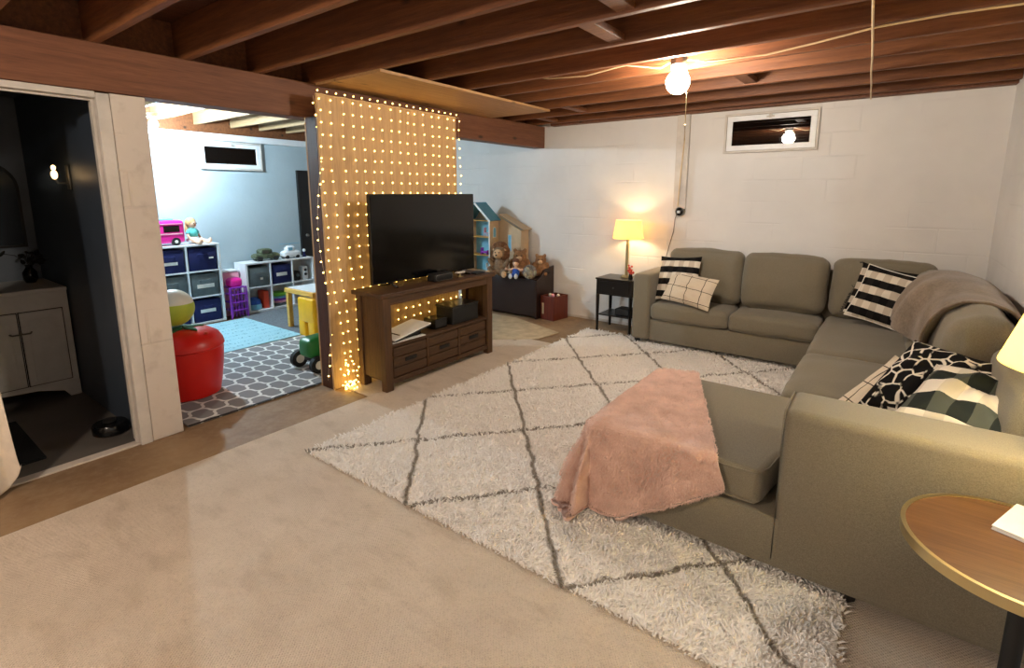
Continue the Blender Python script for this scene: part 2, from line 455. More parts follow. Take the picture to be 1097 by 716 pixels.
# ------------------------------------------------------------ camera (the frame is a 4:3 shot with its top cut off, hence the shift)
cam = bpy.data.cameras.new('camera'); co = bpy.data.objects.new('camera', cam); C.objects.link(co)
cam.sensor_width = 36; cam.lens = 547.27/1097*36; cam.shift_y = -55/1097
cam.clip_start = .02
co.location = (0, 0, 1.55); co.rotation_euler = (PI/2-.1725, 0, .6403)
sc.camera = co

XR, YB, XL, YN = .64, 5.58, -6.95, -2.4
XP = -3.64                                                     # face of the beam and of the dividing wall
ZJ = 2.375                                                     # underside of the joists
# ------------------------------------------------------------ room shell
struct(G().box(XL-.2, XR+.2, YN-.2, YB+.2, -.1, 0).build('floor', 'concrete', smooth=False))
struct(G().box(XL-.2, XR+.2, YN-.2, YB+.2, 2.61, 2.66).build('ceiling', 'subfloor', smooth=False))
struct(G().box(XL, XR+.2, YB, YB+.2, 0, 2.61).build('wall_back', 'wall', smooth=False))
struct(G().box(XR, XR+.2, YN, YB, 0, 2.61).build('wall_right', 'wall', smooth=False))
struct(G().box(XL-.2, XL, YN, YB+.2, 0, 2.61).build('wall_left', 'wall_left', smooth=False))
struct(G().box(XL, XR+.2, YN-.2, YN, 0, 2.61).build('wall_near', 'wall', smooth=False))
struct(G().box(XP-.18, XP, YN, -.2, 0, 2.11).build('wall_bathroom_front', 'wall', smooth=False))
struct(G().box(XL, XP-.2, 1.075, 1.24, 0, 2.375).build('wall_divider', 'wall_left', smooth=False))
struct(G().box(XP-.2, XP+.01, 1.065, 1.24, 0, 2.11, bev=.006).build('wall_pillar', 'pillar', smooth=False))
struct(G().box(-5.72, XP-.12, 1.045, 1.075, 0, 2.3).build('wall_bathroom_side', 'navy_wall', smooth=False))
struct(G().box(-5.80, -5.72, -.8, 1.075, 0, 2.3).build('wall_bathroom_back', 'bath_wall', smooth=False))
struct(G().box(-5.72, XP-.18, -.85, -.8, 0, 2.3).build('wall_bathroom_far', 'navy_wall', smooth=False))
struct(G().box(-5.72, XP-.18, -.8, 1.045, 2.3, 2.33).build('ceiling_bathroom', 'navy_wall', smooth=False))
# painted sill board along the top of the left wall
struct(G().box(XL, XL+.05, 1.24, YB, 2.21, 2.29, bev=.004).build('trim_1', 'white', smooth=False))
struct(G().box(XL, XL+.03, 1.24, YB, 2.29, 2.61).build('trim_2', 'joist', smooth=False))
struct(G().box(-5.72, XP-.075, -.8, 1.045, 0, .008).build('floor_bathroom', 'vinyl', smooth=False))
# door frame of the bathroom
dz = 2.075
g = G().box(XP-.13, XP+.015, 1.0, 1.063, 0, dz+.03, bev=.004); g.box(XP-.05, XP-.03, .985, 1.0, 0, dz, bev=.002)
for z in (.3, .95, 1.35, 1.95): g.cyl((XP+.016, 1.03, z), (XP+.012, 1.03, z), .005, seg=8)
struct(g.build('trim_3', 'white_trim', smooth=False))
struct(G().box(XP-.13, XP+.015, -.2, 1.0, dz, dz+.035, bev=.004).box(XP-.05, XP-.03, -.2, .985, dz-.012, dz, bev=.002).build('trim_4', 'white_trim', smooth=False))
struct(G().box(XP-.07, XP+.0, -.2, 1.0, 0, .012, bev=.004).build('trim_5', 'pillar', smooth=False))
# thin pale strip where the floor meets the back wall
struct(G().box(XL, XR, YB-.012, YB, 0, .03, bev=.003).build('baseboard_back', 'white_trim', smooth=False))

# ------------------------------------------------------------ joists, beam and the pieces nailed to them
order = ['closest to the back wall', 'second from the back wall', 'third from the back wall', 'fourth from the back wall',
         'fifth from the back wall', 'sixth from the back wall', 'seventh from the back wall', 'eighth from the back wall',
         'ninth from the back wall', 'tenth from the back wall', 'eleventh from the back wall', 'twelfth from the back wall', 'thirteenth from the back wall', 'fourteenth from the back wall']
far_edges = [5.38, 4.93, 4.45, 4.02, 3.64, 3.27, 2.84, 2.40, 1.98, 1.52, 1.06, .62, .18, -.25]
for i, y in enumerate(far_edges):
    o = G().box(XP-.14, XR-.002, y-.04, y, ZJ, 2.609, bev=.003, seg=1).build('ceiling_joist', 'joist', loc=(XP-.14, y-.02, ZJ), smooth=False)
    tag(o, 'long brown exposed ceiling joist over the living area, '+order[i], 'joist', 'exposed joists over the living area')
ordl = ['closest to the back wall', 'second from the back wall', 'third from the back wall', 'fourth from the back wall', 'fifth from the back wall', 'sixth from the back wall', 'seventh from the back wall', 'eighth from the back wall', 'nearest the block pillar', 'right above the block pillar']
for i, y in enumerate(far_edges[:10]):
    o = G().box(XL+.03, XP-.165, y+.002, y+.04, ZJ, 2.609, bev=.003, seg=1).build("playroom_joist", "joist_pale", loc=(XL+.03, y+.02, ZJ), smooth=False)
    tag(o, 'pale ceiling joist over the playroom, '+ordl[i], 'joist', 'pale joists over the playroom')
o = G().box(XP-.14, XP, YN+.01, YB-.002, 2.115, ZJ-.001, bev=.005).build('support_beam', 'beam', loc=(XP-.07, YB, 2.115), smooth=False)
tag(o, 'thick red-brown timber beam running over the pillar and the lit panel', 'beam')
o = G().box(XP+.03, -2.86, 2.365, 4.47, ZJ-.02, ZJ, bev=0).build('plywood_board', 'ply', loc=(-3.2, 3.4, ZJ-.02), smooth=False)
tag(o, 'wide tan plywood board nailed under the joists beside the beam', 'board')
o = G().box(XP+.14, XR-.002, YB-.1, YB-.003, ZJ-.01, 2.6, bev=.004).build('wall_top_plate', 'beam', loc=(0, YB-.05, ZJ), smooth=False)
tag(o, 'dark timber plate along the top of the white back wall', 'beam')
for x, a, b, lab in [(-2.72, 4.45, 4.89, 'short pale block between the joists at the far end of the plywood board'),
                     (-1.35, 2.44-.04, 2.80, 'short angled block between joists above the television side of the room'),
                     (-1.1, 2.02-.04, 2.36, 'short block between joists nearest the top edge, middle of the ceiling'),
                     (-1.0, 4.06-.04, 4.41, 'short block between joists behind the globe light'),
                     (-3.35, 4.97-.04, 5.34, 'short block between joists above the end of the beam')]:
    o = G().box(x-.045, x+.045, a, b, ZJ+.012, ZJ+.05, bev=.003, rot=(0, .0, 0)).build('joist_block', 'joist', loc=(x, (a+b)/2, ZJ+.012), smooth=False)
    tag(o, lab, 'wood block', 'short blocks nailed between the joists')

struct(G().box(XP-.164, XP-.141, YN, YB, 2.116, 2.609).build('light_stop_board', 'joist', smooth=False))  # board added to keep the playroom lamp's light from leaking over the beam
# ------------------------------------------------------------ windows
def window(name, axis, a0, a1, z0, z1, wallpos, side, latch=True):
    """hopper window set in a wall; axis 1 = wall at y const, axis 0 = wall at x const"""
    w = bpy.data.objects.new(name, None); C.objects.link(w); struct(w)
    def bx(g, u0, u1, d0, d1, zz0, zz1, bev=.004):
        lo, hi = sorted((wallpos+side*d0, wallpos+side*d1))
        if axis == 1: g.box(u0, u1, lo, hi, zz0, zz1, bev=bev)
        else: g.box(lo, hi, u0, u1, zz0, zz1, bev=bev)
        return g
    t = .022
    g = G(); bx(g, a0, a1, 0, .025, z1-t, z1); bx(g, a0, a1, 0, .03, z0, z0+t); bx(g, a0, a0+t, 0, .025, z0+t, z1-t); bx(g, a1-t, a1, 0, .025, z0+t, z1-t)
    struct(g.build('window_frame', 'white_trim', w, smooth=False))
    s = t+.0015; t2 = .05
    g = G(); bx(g, a0+s, a1-s, .0, .018, z1-s-t2, z1-s); bx(g, a0+s, a1-s, 0, .018, z0+s, z0+s+t2); bx(g, a0+s, a0+s+t2, 0, .018, z0+s+t2, z1-s-t2); bx(g, a1-s-t2, a1-s, 0, .018, z0+s+t2, z1-s-t2)
    struct(g.build('window_sash', 'white', w, smooth=False))
    g = G(); bx(g, a0+s+t2*.6, a1-s-t2*.6, .004, .008, z0+s+t2*.6, z1-s-t2*.6, bev=0)
    struct(g.build('window_pane', 'dark_glass', w, smooth=False))
    c = (a0+a1)/2
    g = G(); bx(g, c-.035, c+.035, .018, .03, z1-.055, z1-.042); bx(g, c-.012, c+.012, .018, .036, z1-.062, z1-.028)
    struct(g.build('window_latch', 'white_trim', w, smooth=False))
window('window_1', 1, -1.47, -.64, 1.95, 2.33, YB, -1)
window('window_2', 0, 2.87, 3.66, 1.85, 2.205, XL, 1)
# dark doorway on the playroom wall, ajar black door
g = G().box(XL, XL+.04, 4.14, 5.0, 0, 1.88, bev=.004)
o = struct(g.build('door_1', 'black', smooth=False))
g = G().ball((XL+.07, 4.22, .95), .025).cyl((XL+.04, 4.22, .95), (XL+.07, 4.22, .95), .01)
struct(g.build('door_handle', 'steel', o))

# ------------------------------------------------------------ floor coverings
o = G().box(-3.12, XR-.01, YN+.05, 4.38, 0, .009, bev=.003).build('carpet', 'carpet', loc=(-1, 1, 0), smooth=False)
tag(o, 'large beige looped carpet covering most of the concrete floor', 'carpet')
o = G().box(-3.44, -3.125, 2.34, 4.25, 0, .008, bev=.003).build('carpet_runner', 'carpet', loc=(-3.28, 3.4, 0), smooth=False)
tag(o, 'narrow beige carpet strip under the back of the television stand', 'carpet')
t = G().prism([(-4.2, 4.1), (-3.5, 3.98), (-2.95, 4.42), (-2.9, 4.78), (-3.7, 5.06), (-4.3, 5.06)], 2, .002, .012, bev=.003)
o = t.build('floor_mat', 'pale_mat', loc=(-3.5, 4.6, 0), smooth=False); tag(o, 'flat pale beige mat on the floor beyond the television stand', 'mat')

def mesh_np(name, verts, faces, mat, parent=None, loc=None, smooth=False):
    me = bpy.data.meshes.new(name); me.from_pydata([], [], [])
    v = np.asarray(verts, dtype=np.float32)
    if parent is not None: v = v-np.array(parent.location, dtype=np.float32)
    elif loc is not None: v = v-np.array(loc, dtype=np.float32)
    f = np.asarray(faces, dtype=np.int32)
    me.vertices.add(len(v)); me.vertices.foreach_set('co', v.ravel())
    k = f.shape[1]; me.loops.add(f.size); me.loops.foreach_set('vertex_index', f.ravel())
    me.polygons.add(len(f)); me.polygons.foreach_set('loop_start', np.arange(0, f.size, k, dtype=np.int32))
    me.polygons.foreach_set('loop_total', np.full(len(f), k, dtype=np.int32))
    me.update(calc_edges=True); me.validate()
    if smooth: me.shade_smooth()
    me.materials.append(M[mat]); o = bpy.data.objects.new(name, me); C.objects.link(o)
    if parent is not None: o.parent = parent
    elif loc is not None: o.location = loc
    return o

# shag rug: a backing and a pile of bent tufts
rug = thing('shag_rug', 'cream shaggy rug with thin grey diamond lines under the sofa', 'rug', (0, 0, 0))
rx0, rx1, ry0, ry1 = -2.7, .0, 1.555, 5.1
G().box(rx0+.01, rx1-.01, ry0+.01, ry1-.01, .009, .017, bev=.002).build('rug_backing', 'shag', rug, smooth=False)
rng = np.random.default_rng(3)
pts = []
yy = ry0
while yy < ry1:
    sp = .0118+.0024*(yy-ry0)
    xs = np.arange(rx0, rx1, sp)
    pts.append(np.stack([xs+rng.uniform(-.6, .6, len(xs))*sp, np.full(len(xs), yy)+rng.uniform(-.6, .6, len(xs))*sp, np.full(len(xs), sp)], 1)); yy += sp
P = np.concatenate(pts)
keep = ~((P[:, 0] > -.2) & (P[:, 1] > 2.4)) & ~((P[:, 0] > -1.95) & (P[:, 1] > 5.02)) & ~((P[:, 0] > -.95) & (P[:, 1] > 2.35) & (P[:, 1] < 2.85))
P = P[keep]; N = len(P); s = P[:, 2]
# clumped lean direction
def lumpy(x, y, f, ph): return np.sin(x*f+ph+1.7*np.sin(y*f*.7+ph*2))*np.cos(y*f*1.1-ph+1.3*np.sin(x*f*.6))
ang = 3*lumpy(P[:, 0], P[:, 1], 21, .3)+2.0*lumpy(P[:, 0], P[:, 1], 57, 1.1)+rng.normal(0, .8, N)
lean = rng.uniform(.4, 1.4, N)*.026
hgt = rng.uniform(.6, 1.1, N)*.023*(1+.25*lumpy(P[:, 0], P[:, 1], 33, 2.))
dx, dy = np.cos(ang)*lean, np.sin(ang)*lean
a0 = rng.uniform(0, 2*PI, N); V = np.zeros((N, 7, 3), np.float32)
for k in range(3):
    ca, sa = np.cos(a0+k*2*PI/3), np.sin(a0+k*2*PI/3)
    V[:, k] = np.stack([P[:, 0]+ca*s*.42, P[:, 1]+sa*s*.42, np.full(N, .012)], 1)
    V[:, 3+k] = np.stack([P[:, 0]+dx*.4+ca*s*.40, P[:, 1]+dy*.4+sa*s*.40, .014+hgt*.62], 1)
V[:, 6] = np.stack([P[:, 0]+dx, P[:, 1]+dy, .014+hgt], 1)
F = []
base = (np.arange(N)*7)[:, None]
for k in range(3):
    k2 = (k+1) % 3
    F += [base+np.array([[k, k2, 3+k2]]), base+np.array([[k, 3+k2, 3+k]]), base+np.array([[3+k, 3+k2, 6]])]
pile = mesh_np('rug_pile', V.reshape(-1, 3), np.concatenate(F), 'shag', rug)
pile['kind'] = 'stuff'

# playroom rugs
o = G().prism([(-5.15, 1.28), (-3.66, 1.28), (-3.66, 2.28), (-3.62, 3.6), (-5.1, 3.6)], 2, .002, .012, bev=.003).build('trellis_rug', 'trellis', loc=(-4.4, 2.3, 0), smooth=False)
tag(o, 'grey rug with white trellis lattice in the playroom', 'rug')
G_ = G().box(-3.668, -3.652, 1.28, 2.28, .012, .016).build('rug_border', 'black', o, smooth=False)
o = G().box(-6.45, -5.16, 1.6, 3.02, .002, .010, bev=.003).build('pale_blue_rug', 'blue_rug', loc=(-5.8, 2.3, 0), smooth=False)
tag(o, 'pale blue rug with faint dark marks in front of the cube shelves', 'rug')
o = G().box(-6.6, -5.16, 3.025, 4.2, .002, .010, bev=.003).build('plain_grey_rug', 'grey_rug', loc=(-5.9, 3.6, 0), smooth=False)
tag(o, 'plain dark grey rug in front of the low cube shelf', 'rug')
o = G().box(-4.66, -3.87, -.1, .60, .008, .026, bev=.006).build('bath_mat', 'dark_mat', loc=(-4.2, .3, 0), smooth=False)
tag(o, 'black bath mat on the dim bathroom floor', 'mat')

# ------------------------------------------------------------ partition with string lights
pt = thing('plywood_partition', 'tan plywood partition panel behind the string lights and the television', 'partition', (XP+.09, 3.0, 0))
G().box(-3.475, -3.455, 2.262, 3.74, .002, 2.27, bev=.002).build('panel', 'ply_panel', pt, smooth=False)
G().box(-3.612, -3.476, 2.262, 2.30, .002, 2.114, bev=.003).box(-3.612, -3.476, 3.70, 3.738, .002, 2.114, bev=.003).build('stud', 'post', pt, smooth=False)
G().box(-3.612, -3.476, 2.31, 3.69, .002, .04, bev=.003).build('bottom_rail', 'post', pt, smooth=False)
G().box(-3.63, -3.614, 2.262, 3.738, .002, 2.114, bev=.002).build('back_panel', 'ply_panel', pt, smooth=False)

sl = thing('string_light_curtain', 'curtain of warm glowing fairy lights hanging over the plywood panel', 'string lights', (-3.44, 3.0, 2.27))
XS = -3.438
bulbs = []; random.seed(11)
ncol = 17
g = G().tube([(XS, 2.245+i*.0505*1.0, 2.262+.006*math.sin(i*1.7)) for i in range(31)], .0022, 6)
g.build('lead_wire', 'wire', sl)
for i in range(ncol):
    y = 2.265+i*(3.765-2.265)/(ncol-1)+random.uniform(-.012, .012)
    x = XS+random.uniform(0, .012); path = []
    lean = .0
    for k in range(27):
        z = 2.235-k*.0845-random.uniform(0, .008)
        yy_ = y+.008*math.sin(k*.7+i)
        if i < 4 and z < 1.1: yy_ += (1.1-z)*(.10-.03*i)*1.2
        z = max(z, .02+random.uniform(0, .03))
        bulbs.append((x+random.uniform(0, .008), yy_+random.uniform(-.006, .006), z)); path.append((x, yy_, z))
    path = [(x, y, 2.262)]+path
    G().tube(path, .0011, 4).build('strand', 'wire', sl)
# second strand hanging off the left edge, and the bunch where the strands end on the floor
for k in range(26):
    z = 2.2-k*.083; bulbs.append((XS-.03+random.uniform(-.01, .01), 2.245+.03*math.sin(k*.4), max(z, .03)))
G().tube([(XS-.03, 2.245+.03*math.sin(k*.4), 2.25-k*.083) for k in range(27)], .0012, 4).build('strand', 'wire', sl)
for k in range(46):
    a = random.uniform(0, 2*PI); r = random.uniform(0, .09)
    bulbs.append((XS+.07+r*math.cos(a)*.6, 2.36+r*math.sin(a), random.uniform(.016, .07) if k < 30 else random.uniform(.07, .3)))
for k in range(20):                                               # small hooks and end beads along the top wire
    bulbs.append((XS+.006, 2.26+k*.077, 2.285))
campos = Vector((0, 0, 1.55))
bulbs.sort(key=lambda b: (Vector(b)-campos).length)
bm0 = bmesh.new(); bmesh.ops.create_icosphere(bm0, subdivisions=1, radius=.0066)
bme = bpy.data.meshes.new('bulb'); bm0.to_mesh(bme); bm0.free(); bme.materials.append(M['fairy']); bme.shade_smooth()
for b in bulbs[:100]:
    o = bpy.data.objects.new('bulb', bme); C.objects.link(o); o.parent = sl; o.location = Vector(b)-sl.location
g = G()
for b in bulbs[100:]:
    q = bmesh.new(); bmesh.ops.create_icosphere(q, subdivisions=1, radius=.0066); q.transform(Matrix.Translation(b)); g.add(q)
o = g.build('bulbs', 'fairy', sl); o['kind'] = 'stuff'
# ------------------------------------------------------------ television stand
st = thing('television_stand', 'dark brown wooden television stand with open shelf and three slatted drawers', 'tv stand', (-3.21, 3.12, 0))
sx0, sx1, sy0, sy1 = -3.385, -3.05, 2.455, 3.775
G().box(sx0-.015, sx1+.015, sy0-.03, sy1+.03, .765, .80, bev=.006).build('tabletop', 'stand', st, smooth=False)
for x in (sx0, sx1-.06):
    for y in (sy0, sy1-.075):
        G().box(x, x+.06, y, y+.075, .01, .765, bev=.005).build('leg', 'stand_v', st, smooth=False)
for y in (sy0+.015, sy1-.045):
    G().box(sx0+.06, sx1-.06, y, y+.03, .10, .765, bev=.002).build('side_panel', 'stand_v', st, smooth=False)
G().box(sx1-.04, sx1-.004, sy0+.075, sy1-.075, .70, .765, bev=.003).build('apron', 'stand', st, smooth=False)
G().box(sx0+.004, sx0+.03, sy0+.075, sy1-.075, .72, .765, bev=.003).build('rear_apron', 'stand', st, smooth=False)
G().box(sx0+.005, sx1-.01, sy0+.05, sy1-.05, .355, .378, bev=.003).build('shelf', 'stand', st, smooth=False)
G().box(sx0+.02, sx1-.035, sy0+.05, sy1-.05, .07, .09, bev=.002).build('bottom_board', 'stand', st, smooth=False)
G().box(sx0+.004, sx0+.018, sy0+.07, sy1-.07, .09, .355, bev=.002).build('rear_panel', 'stand', st, smooth=False)
G().box(sx1-.045, sx1-.008, sy0+.075, sy1-.075, .06, .10, bev=.003).build('plinth_rail', 'stand', st, smooth=False)
dw = (sy1-sy0-.15)/3
for k in range(3):
    y0 = sy0+.075+k*dw
    if k: G().box(sx1-.035, sx1-.012, y0-.012, y0+.012, .10, .355, bev=.002).build('divider', 'stand_v', st, smooth=False)
    dr = G().box(sx1-.30, sx1-.03, y0+.016, y0+dw-.016, .105, .35, bev=.002)
    for r_ in range(3):
        z0 = .106+r_*.082; dr.box(sx1-.03, sx1-.014, y0+.016, y0+dw-.016, z0, z0+.074, bev=.005)
    d = dr.build('drawer', 'stand', st, smooth=False)
    c = y0+dw/2
    G().box(sx1-.014, sx1-.004, c-.06, c+.06, .214, .246, bev=.003).box(sx1-.006, sx1+.006, c-.052, c+.052, .236, .246, bev=.003).build('handle', 'black', d, smooth=False)

tv = thing('television', 'large black flat screen television standing on the brown stand', 'television', (-3.25, 3.13, .80))
G().box(-3.29, -3.252, 2.53, 3.75, .832, 1.548, bev=.006).build('casing', 'gloss_black', tv, smooth=False)
G().box(-3.252, -3.2495, 2.538, 3.742, .848, 1.540).build('screen', 'screen', tv, smooth=False)
G().box(-3.34, -3.29, 2.75, 3.5, .90, 1.35, bev=.012).build('rear_housing', 'black', tv, smooth=False)
for y, s_ in ((2.72, -1), (3.56, 1)):
    G().tube([(-3.27, y, .84), (-3.25, y, .815), (-3.16, y+s_*.02, .805)], .008).tube([(-3.27, y, .84), (-3.29, y, .815), (-3.36, y+s_*.02, .805)], .008).box(-3.285, -3.255, y-.02, y+.02, .815, .845, bev=.004).build('foot', 'gloss_black', tv)

o = thing('shelf_speaker', 'small black speaker box with pale rim under the television', 'speaker', (-3.14, 3.18, .80))
G().box(-3.20, -3.10, 3.06, 3.29, .801, .868, bev=.012).build('housing', 'black', o)
rim = []
for a in range(33):
    t = a/32*2*PI; c, s_ = math.cos(t), math.sin(t)
    rim.append((-3.099, 3.175+math.copysign(abs(c)**.35, c)*.10, .834+math.copysign(abs(s_)**.35, s_)*.026))
G().tube(rim, .0025, 6).build('rim', 'steel', o)
o = thing('tiny_figure_stand', 'small pale stand beside the black speaker on the television stand', 'ornament', (-3.14, 3.42, .80))
G().lathe((-3.14, 3.42, .80), [(.03, .001), (.03, .008), (.006, .012), (.006, .035)], 16).build('base', 'brass', o)
G().box(-3.16, -3.12, 3.37, 3.47, .836, .848, bev=.004).build('plate', 'offwhite', o, smooth=False)
o = G().box(-3.17, -3.10, 3.60, 3.73, .801, .815, bev=.005).build('remote_control', 'black', loc=(-3.13, 3.66, .80), smooth=False)
tag(o, 'flat black remote control at the far end of the television stand', 'remote')
# things on the open shelf
o = thing('laptop', 'closed pale silver laptop leaning up on the near end of the stand shelf', 'laptop', (-3.20, 2.72, .378), local=True, rot=(math.radians(9), 0, 0))
G().box(-.12, .12, -.14, .27, .036, .048, bev=.003).build('lid', 'paper', o, smooth=False, local=True)
G().box(-.12, .12, -.14, .27, .023, .035, bev=.003).build('base', 'black', o, smooth=False, local=True)
o = G().box(-3.27, -3.12, 2.66, 2.90, .379, .42, bev=.006).build('game_console', 'gloss_black', loc=(-3.2, 2.78, .378), smooth=False); tag(o, 'black game console under the leaning laptop', 'console')
o = G().box(-3.125+.01, -3.07, 2.56, 2.90, .3785, .384, bev=.001, rot=(0, 0, -.05)).build('paper_stack', 'paper', loc=(-3.09, 2.73, .378), smooth=False); tag(o, 'thin white papers lying at the front edge of the stand shelf', 'paper')
o = G().box(-3.26, -3.11, 3.06, 3.21, .379, .47, bev=.008).build('media_box', 'gloss_black', loc=(-3.18, 3.13, .378), smooth=False); tag(o, 'small black box next to the laptop on the stand shelf', 'electronics')
bk = thing('storage_box', 'larger black storage box at the far end of the stand shelf', 'box', (-3.2, 3.44, .378))
G().box(-3.31, -3.10, 3.27, 3.62, .379, .53, bev=.006).build('box_body', 'black', bk, smooth=False)
G().box(-3.315, -3.095, 3.265, 3.625, .53, .548, bev=.004).build('lid', 'black_wood', bk, smooth=False)

# ------------------------------------------------------------ toy chest, dollhouse and toys by the back wall
ch = thing('toy_chest', 'dark espresso wooden toy chest against the back wall', 'chest', (-3.95, 5.35, 0))
cx0, cx1, cy0, cy1 = -4.68, -3.47, 5.16, 5.56
G().box(cx0, cx1-.02, cy0, cy0+.02, .03, .485, bev=.003).build('front_panel', 'espresso', ch, smooth=False)
G().box(cx0, cx1-.02, cy1-.02, cy1, .03, .62, bev=.003).build('rear_panel', 'espresso', ch, smooth=False)
for x in (cx0-.02, cx1-.02):
    b = G().prism([(cy0, .0), (cy0, .485), (cy0+.09, .52), (cy0+.17, .60), (cy1, .64), (cy1, 0)], 0, x, x+.022, bev=.003)
    s_ = b.build('side_panel', 'espresso', ch, smooth=False)
    G().prism([(5.33, .52), (5.34, .55), (5.37, .565), (5.45, .575), (5.47, .56), (5.45, .545), (5.38, .53)], 0, x-.001 if x < -4 else x+.0215, x+.0005 if x < -4 else x+.023).build('hand_hole', 'black', s_, smooth=False)
G().box(cx0+.002, cx1-.022, cy0-.008, cy1-.02, .486, .505, bev=.004).build('lid', 'espresso', ch, smooth=False)
G().box(cx0+.01, cx1-.03, cy0+.02, cy1-.02, .03, .05).build('bottom_board', 'espresso', ch, smooth=False)

# small open cherry crate in front of the chest's right end
cr = thing('wooden_crate', 'small open reddish wooden crate leaning beside the toy chest', 'box', (-3.33, 5.36, 0), rz=-.14)
G().box(-.09, .09, -.14, -.125, .0, .30, bev=.002).build('front_panel', 'cherry', cr, smooth=False, local=True)
G().box(-.09, .09, .125, .14, .0, .30, bev=.002).build('rear_panel', 'cherry', cr, smooth=False, local=True)
for x in (-.105, .09): G().box(x, x+.015, -.14, .14, .0, .30, bev=.002).build('side_panel', 'cherry', cr, smooth=False, local=True)
G().box(-.09, .09, -.125, .125, .0, .015).build('bottom_board', 'cherry', cr, smooth=False, local=True)
G().box(-.08, -.05, -.146, -.14, .07, .21, bev=.003).build('label_plate', 'pale_mat', cr, smooth=False, local=True)
for i, (x, y, m_) in enumerate([(-3.385, 5.35, 'offwhite'), (-3.33, 5.33, 'pale_pink'), (-3.28, 5.37, 'offwhite')]):
    o = thing('small_toy_figure', ['white toy figure poking out of the crate, nearest the chest', 'pale pink toy figure in the middle of the crate', 'white toy figure in the crate, farthest from the chest'][i], 'toy', (x, y, .016), group='toy figures in the crate')
    G().lathe((x, y, .016), [(.02, 0), (.022, .12), (.012, .24), (.012, .26)], 14).build('body', m_, o)
    G().ball((x, y, .296), .022).build('head', m_, o)

# dollhouse (open front towards the left, gables, teal roof)
dh = thing('dollhouse', 'tall tan dollhouse with a teal blue roof on the toy chest', 'dollhouse', (-4.3, 5.3, .505))
z0 = .506; xL, xR, yF, yBk = -4.62, -4.215, 5.17, 5.37; ze = 1.21; zr = 1.43; xm = -4.45
w_ = .012
G().box(xL, xR, yF, yBk, z0, z0+w_).build('base_board', 'dh_wall', dh, smooth=False)
for z in (.74, .98, 1.195): G().box(xL+w_, xR-w_, yF+.004, yBk-w_, z, z+.008).build('upper_floor', 'pine', dh, smooth=False)
G().box(xL, xR, yBk-.008, yBk, z0+w_, ze).build('back_wall', 'light_blue', dh, smooth=False)
G().box(xL, xL+w_, yF, yBk, z0+w_, ze).build('left_wall', 'dh_wall', dh, smooth=False)
rw = G().box(xR-w_, xR, yF, yBk, z0+w_, ze, bev=.002).build('right_wall', 'dh_wall', dh, smooth=False)
G().box(xR-w_-.001, xR+.003, yF-.006, yF+.002, z0, ze+.01).build('corner_trim', 'white', rw, smooth=False)
def arch(y0, y1, za, zb, x): 
    c = (y0+y1)/2; r = (y1-y0)/2
    return [(y0, za), (y1, za)]+[(c+r*math.cos(a*PI/8), zb-r+r*math.sin(a*PI/8)) for a in range(9)]
wf = G().prism(arch(5.235, 5.305, .98, 1.12, 0), 0, xR, xR+.003).build('arched_window', 'offwhite', rw, smooth=False)
G().prism(arch(5.243, 5.297, .988, 1.112, 0), 0, xR+.003, xR+.004).build('window_opening', 'light_blue', wf, smooth=False)
for y in (5.24, 5.275, 5.305):
    G().ball((xR+.015, y, .865), (.014, .018, .022)).build('flower_pot', 'mane', rw)
# gable board and roof of the front part
G().prism([(xL, ze), (xR, ze), (xm, zr)], 1, yBk-.01, yBk).build('rear_gable', 'dh_wall', dh, smooth=False)
def slab(g, p, q, y0, y1, th):
    (x0, za), (x1, zb) = p, q; n = Vector((-(zb-za), 0, x1-x0)).normalized()*th
    if n.z < 0: n = -n
    g.prism([(x0, za), (x1, zb), (x1+n.x, zb+n.z), (x0+n.x, za+n.z)], 1, y0, y1); return g
rf = slab(G(), (xm, zr), (xR+.02, ze-.01), yF-.03, yBk+.005, .012); slab(rf, (xm, zr), (xL-.02, ze-.01), yF-.03, yBk+.005, .012)
rf.build('roof', 'roof_blue', dh, smooth=False)
rf = slab(G(), (xm, zr-.012), (xR+.018, ze-.022), yF-.036, yF-.031, .026); slab(rf, (xm, zr-.012), (xL-.018, ze-.022), yF-.036, yF-.031, .026)
rf.build('roof_edge', 'white', dh, smooth=False)
# rear wing reaching to the right under the same slope
xe = -3.86
wg = G().prism([(xR-.02, z0), (xe, z0), (xe, 1.085), (xR-.02, 1.255)], 1, yBk+.006, yBk+.018).build('wing_wall', 'dh_wall', dh, smooth=False)
wf = G().prism([(a, b) for a, b in [(-4.07, .80), (-4.01, .80), (-4.01, 1.02), (-4.07, 1.02)]], 1, yBk+.002, yBk+.006).build('wing_window', 'offwhite', wg, smooth=False)
G().box(-4.063, -4.017, yBk+.0005, yBk+.002, .808, 1.012).build('window_opening', 'light_blue', wf, smooth=False)
slab(G(), (xR-.02, 1.275), (xe+.045, 1.085), yBk+.006, 5.56, .010).build('wing_roof', 'dh_wall', dh, smooth=False)
G().box(xe-.012, xe, yBk+.018, 5.55, z0, 1.085).build('wing_side', 'dh_wall', dh, smooth=False)
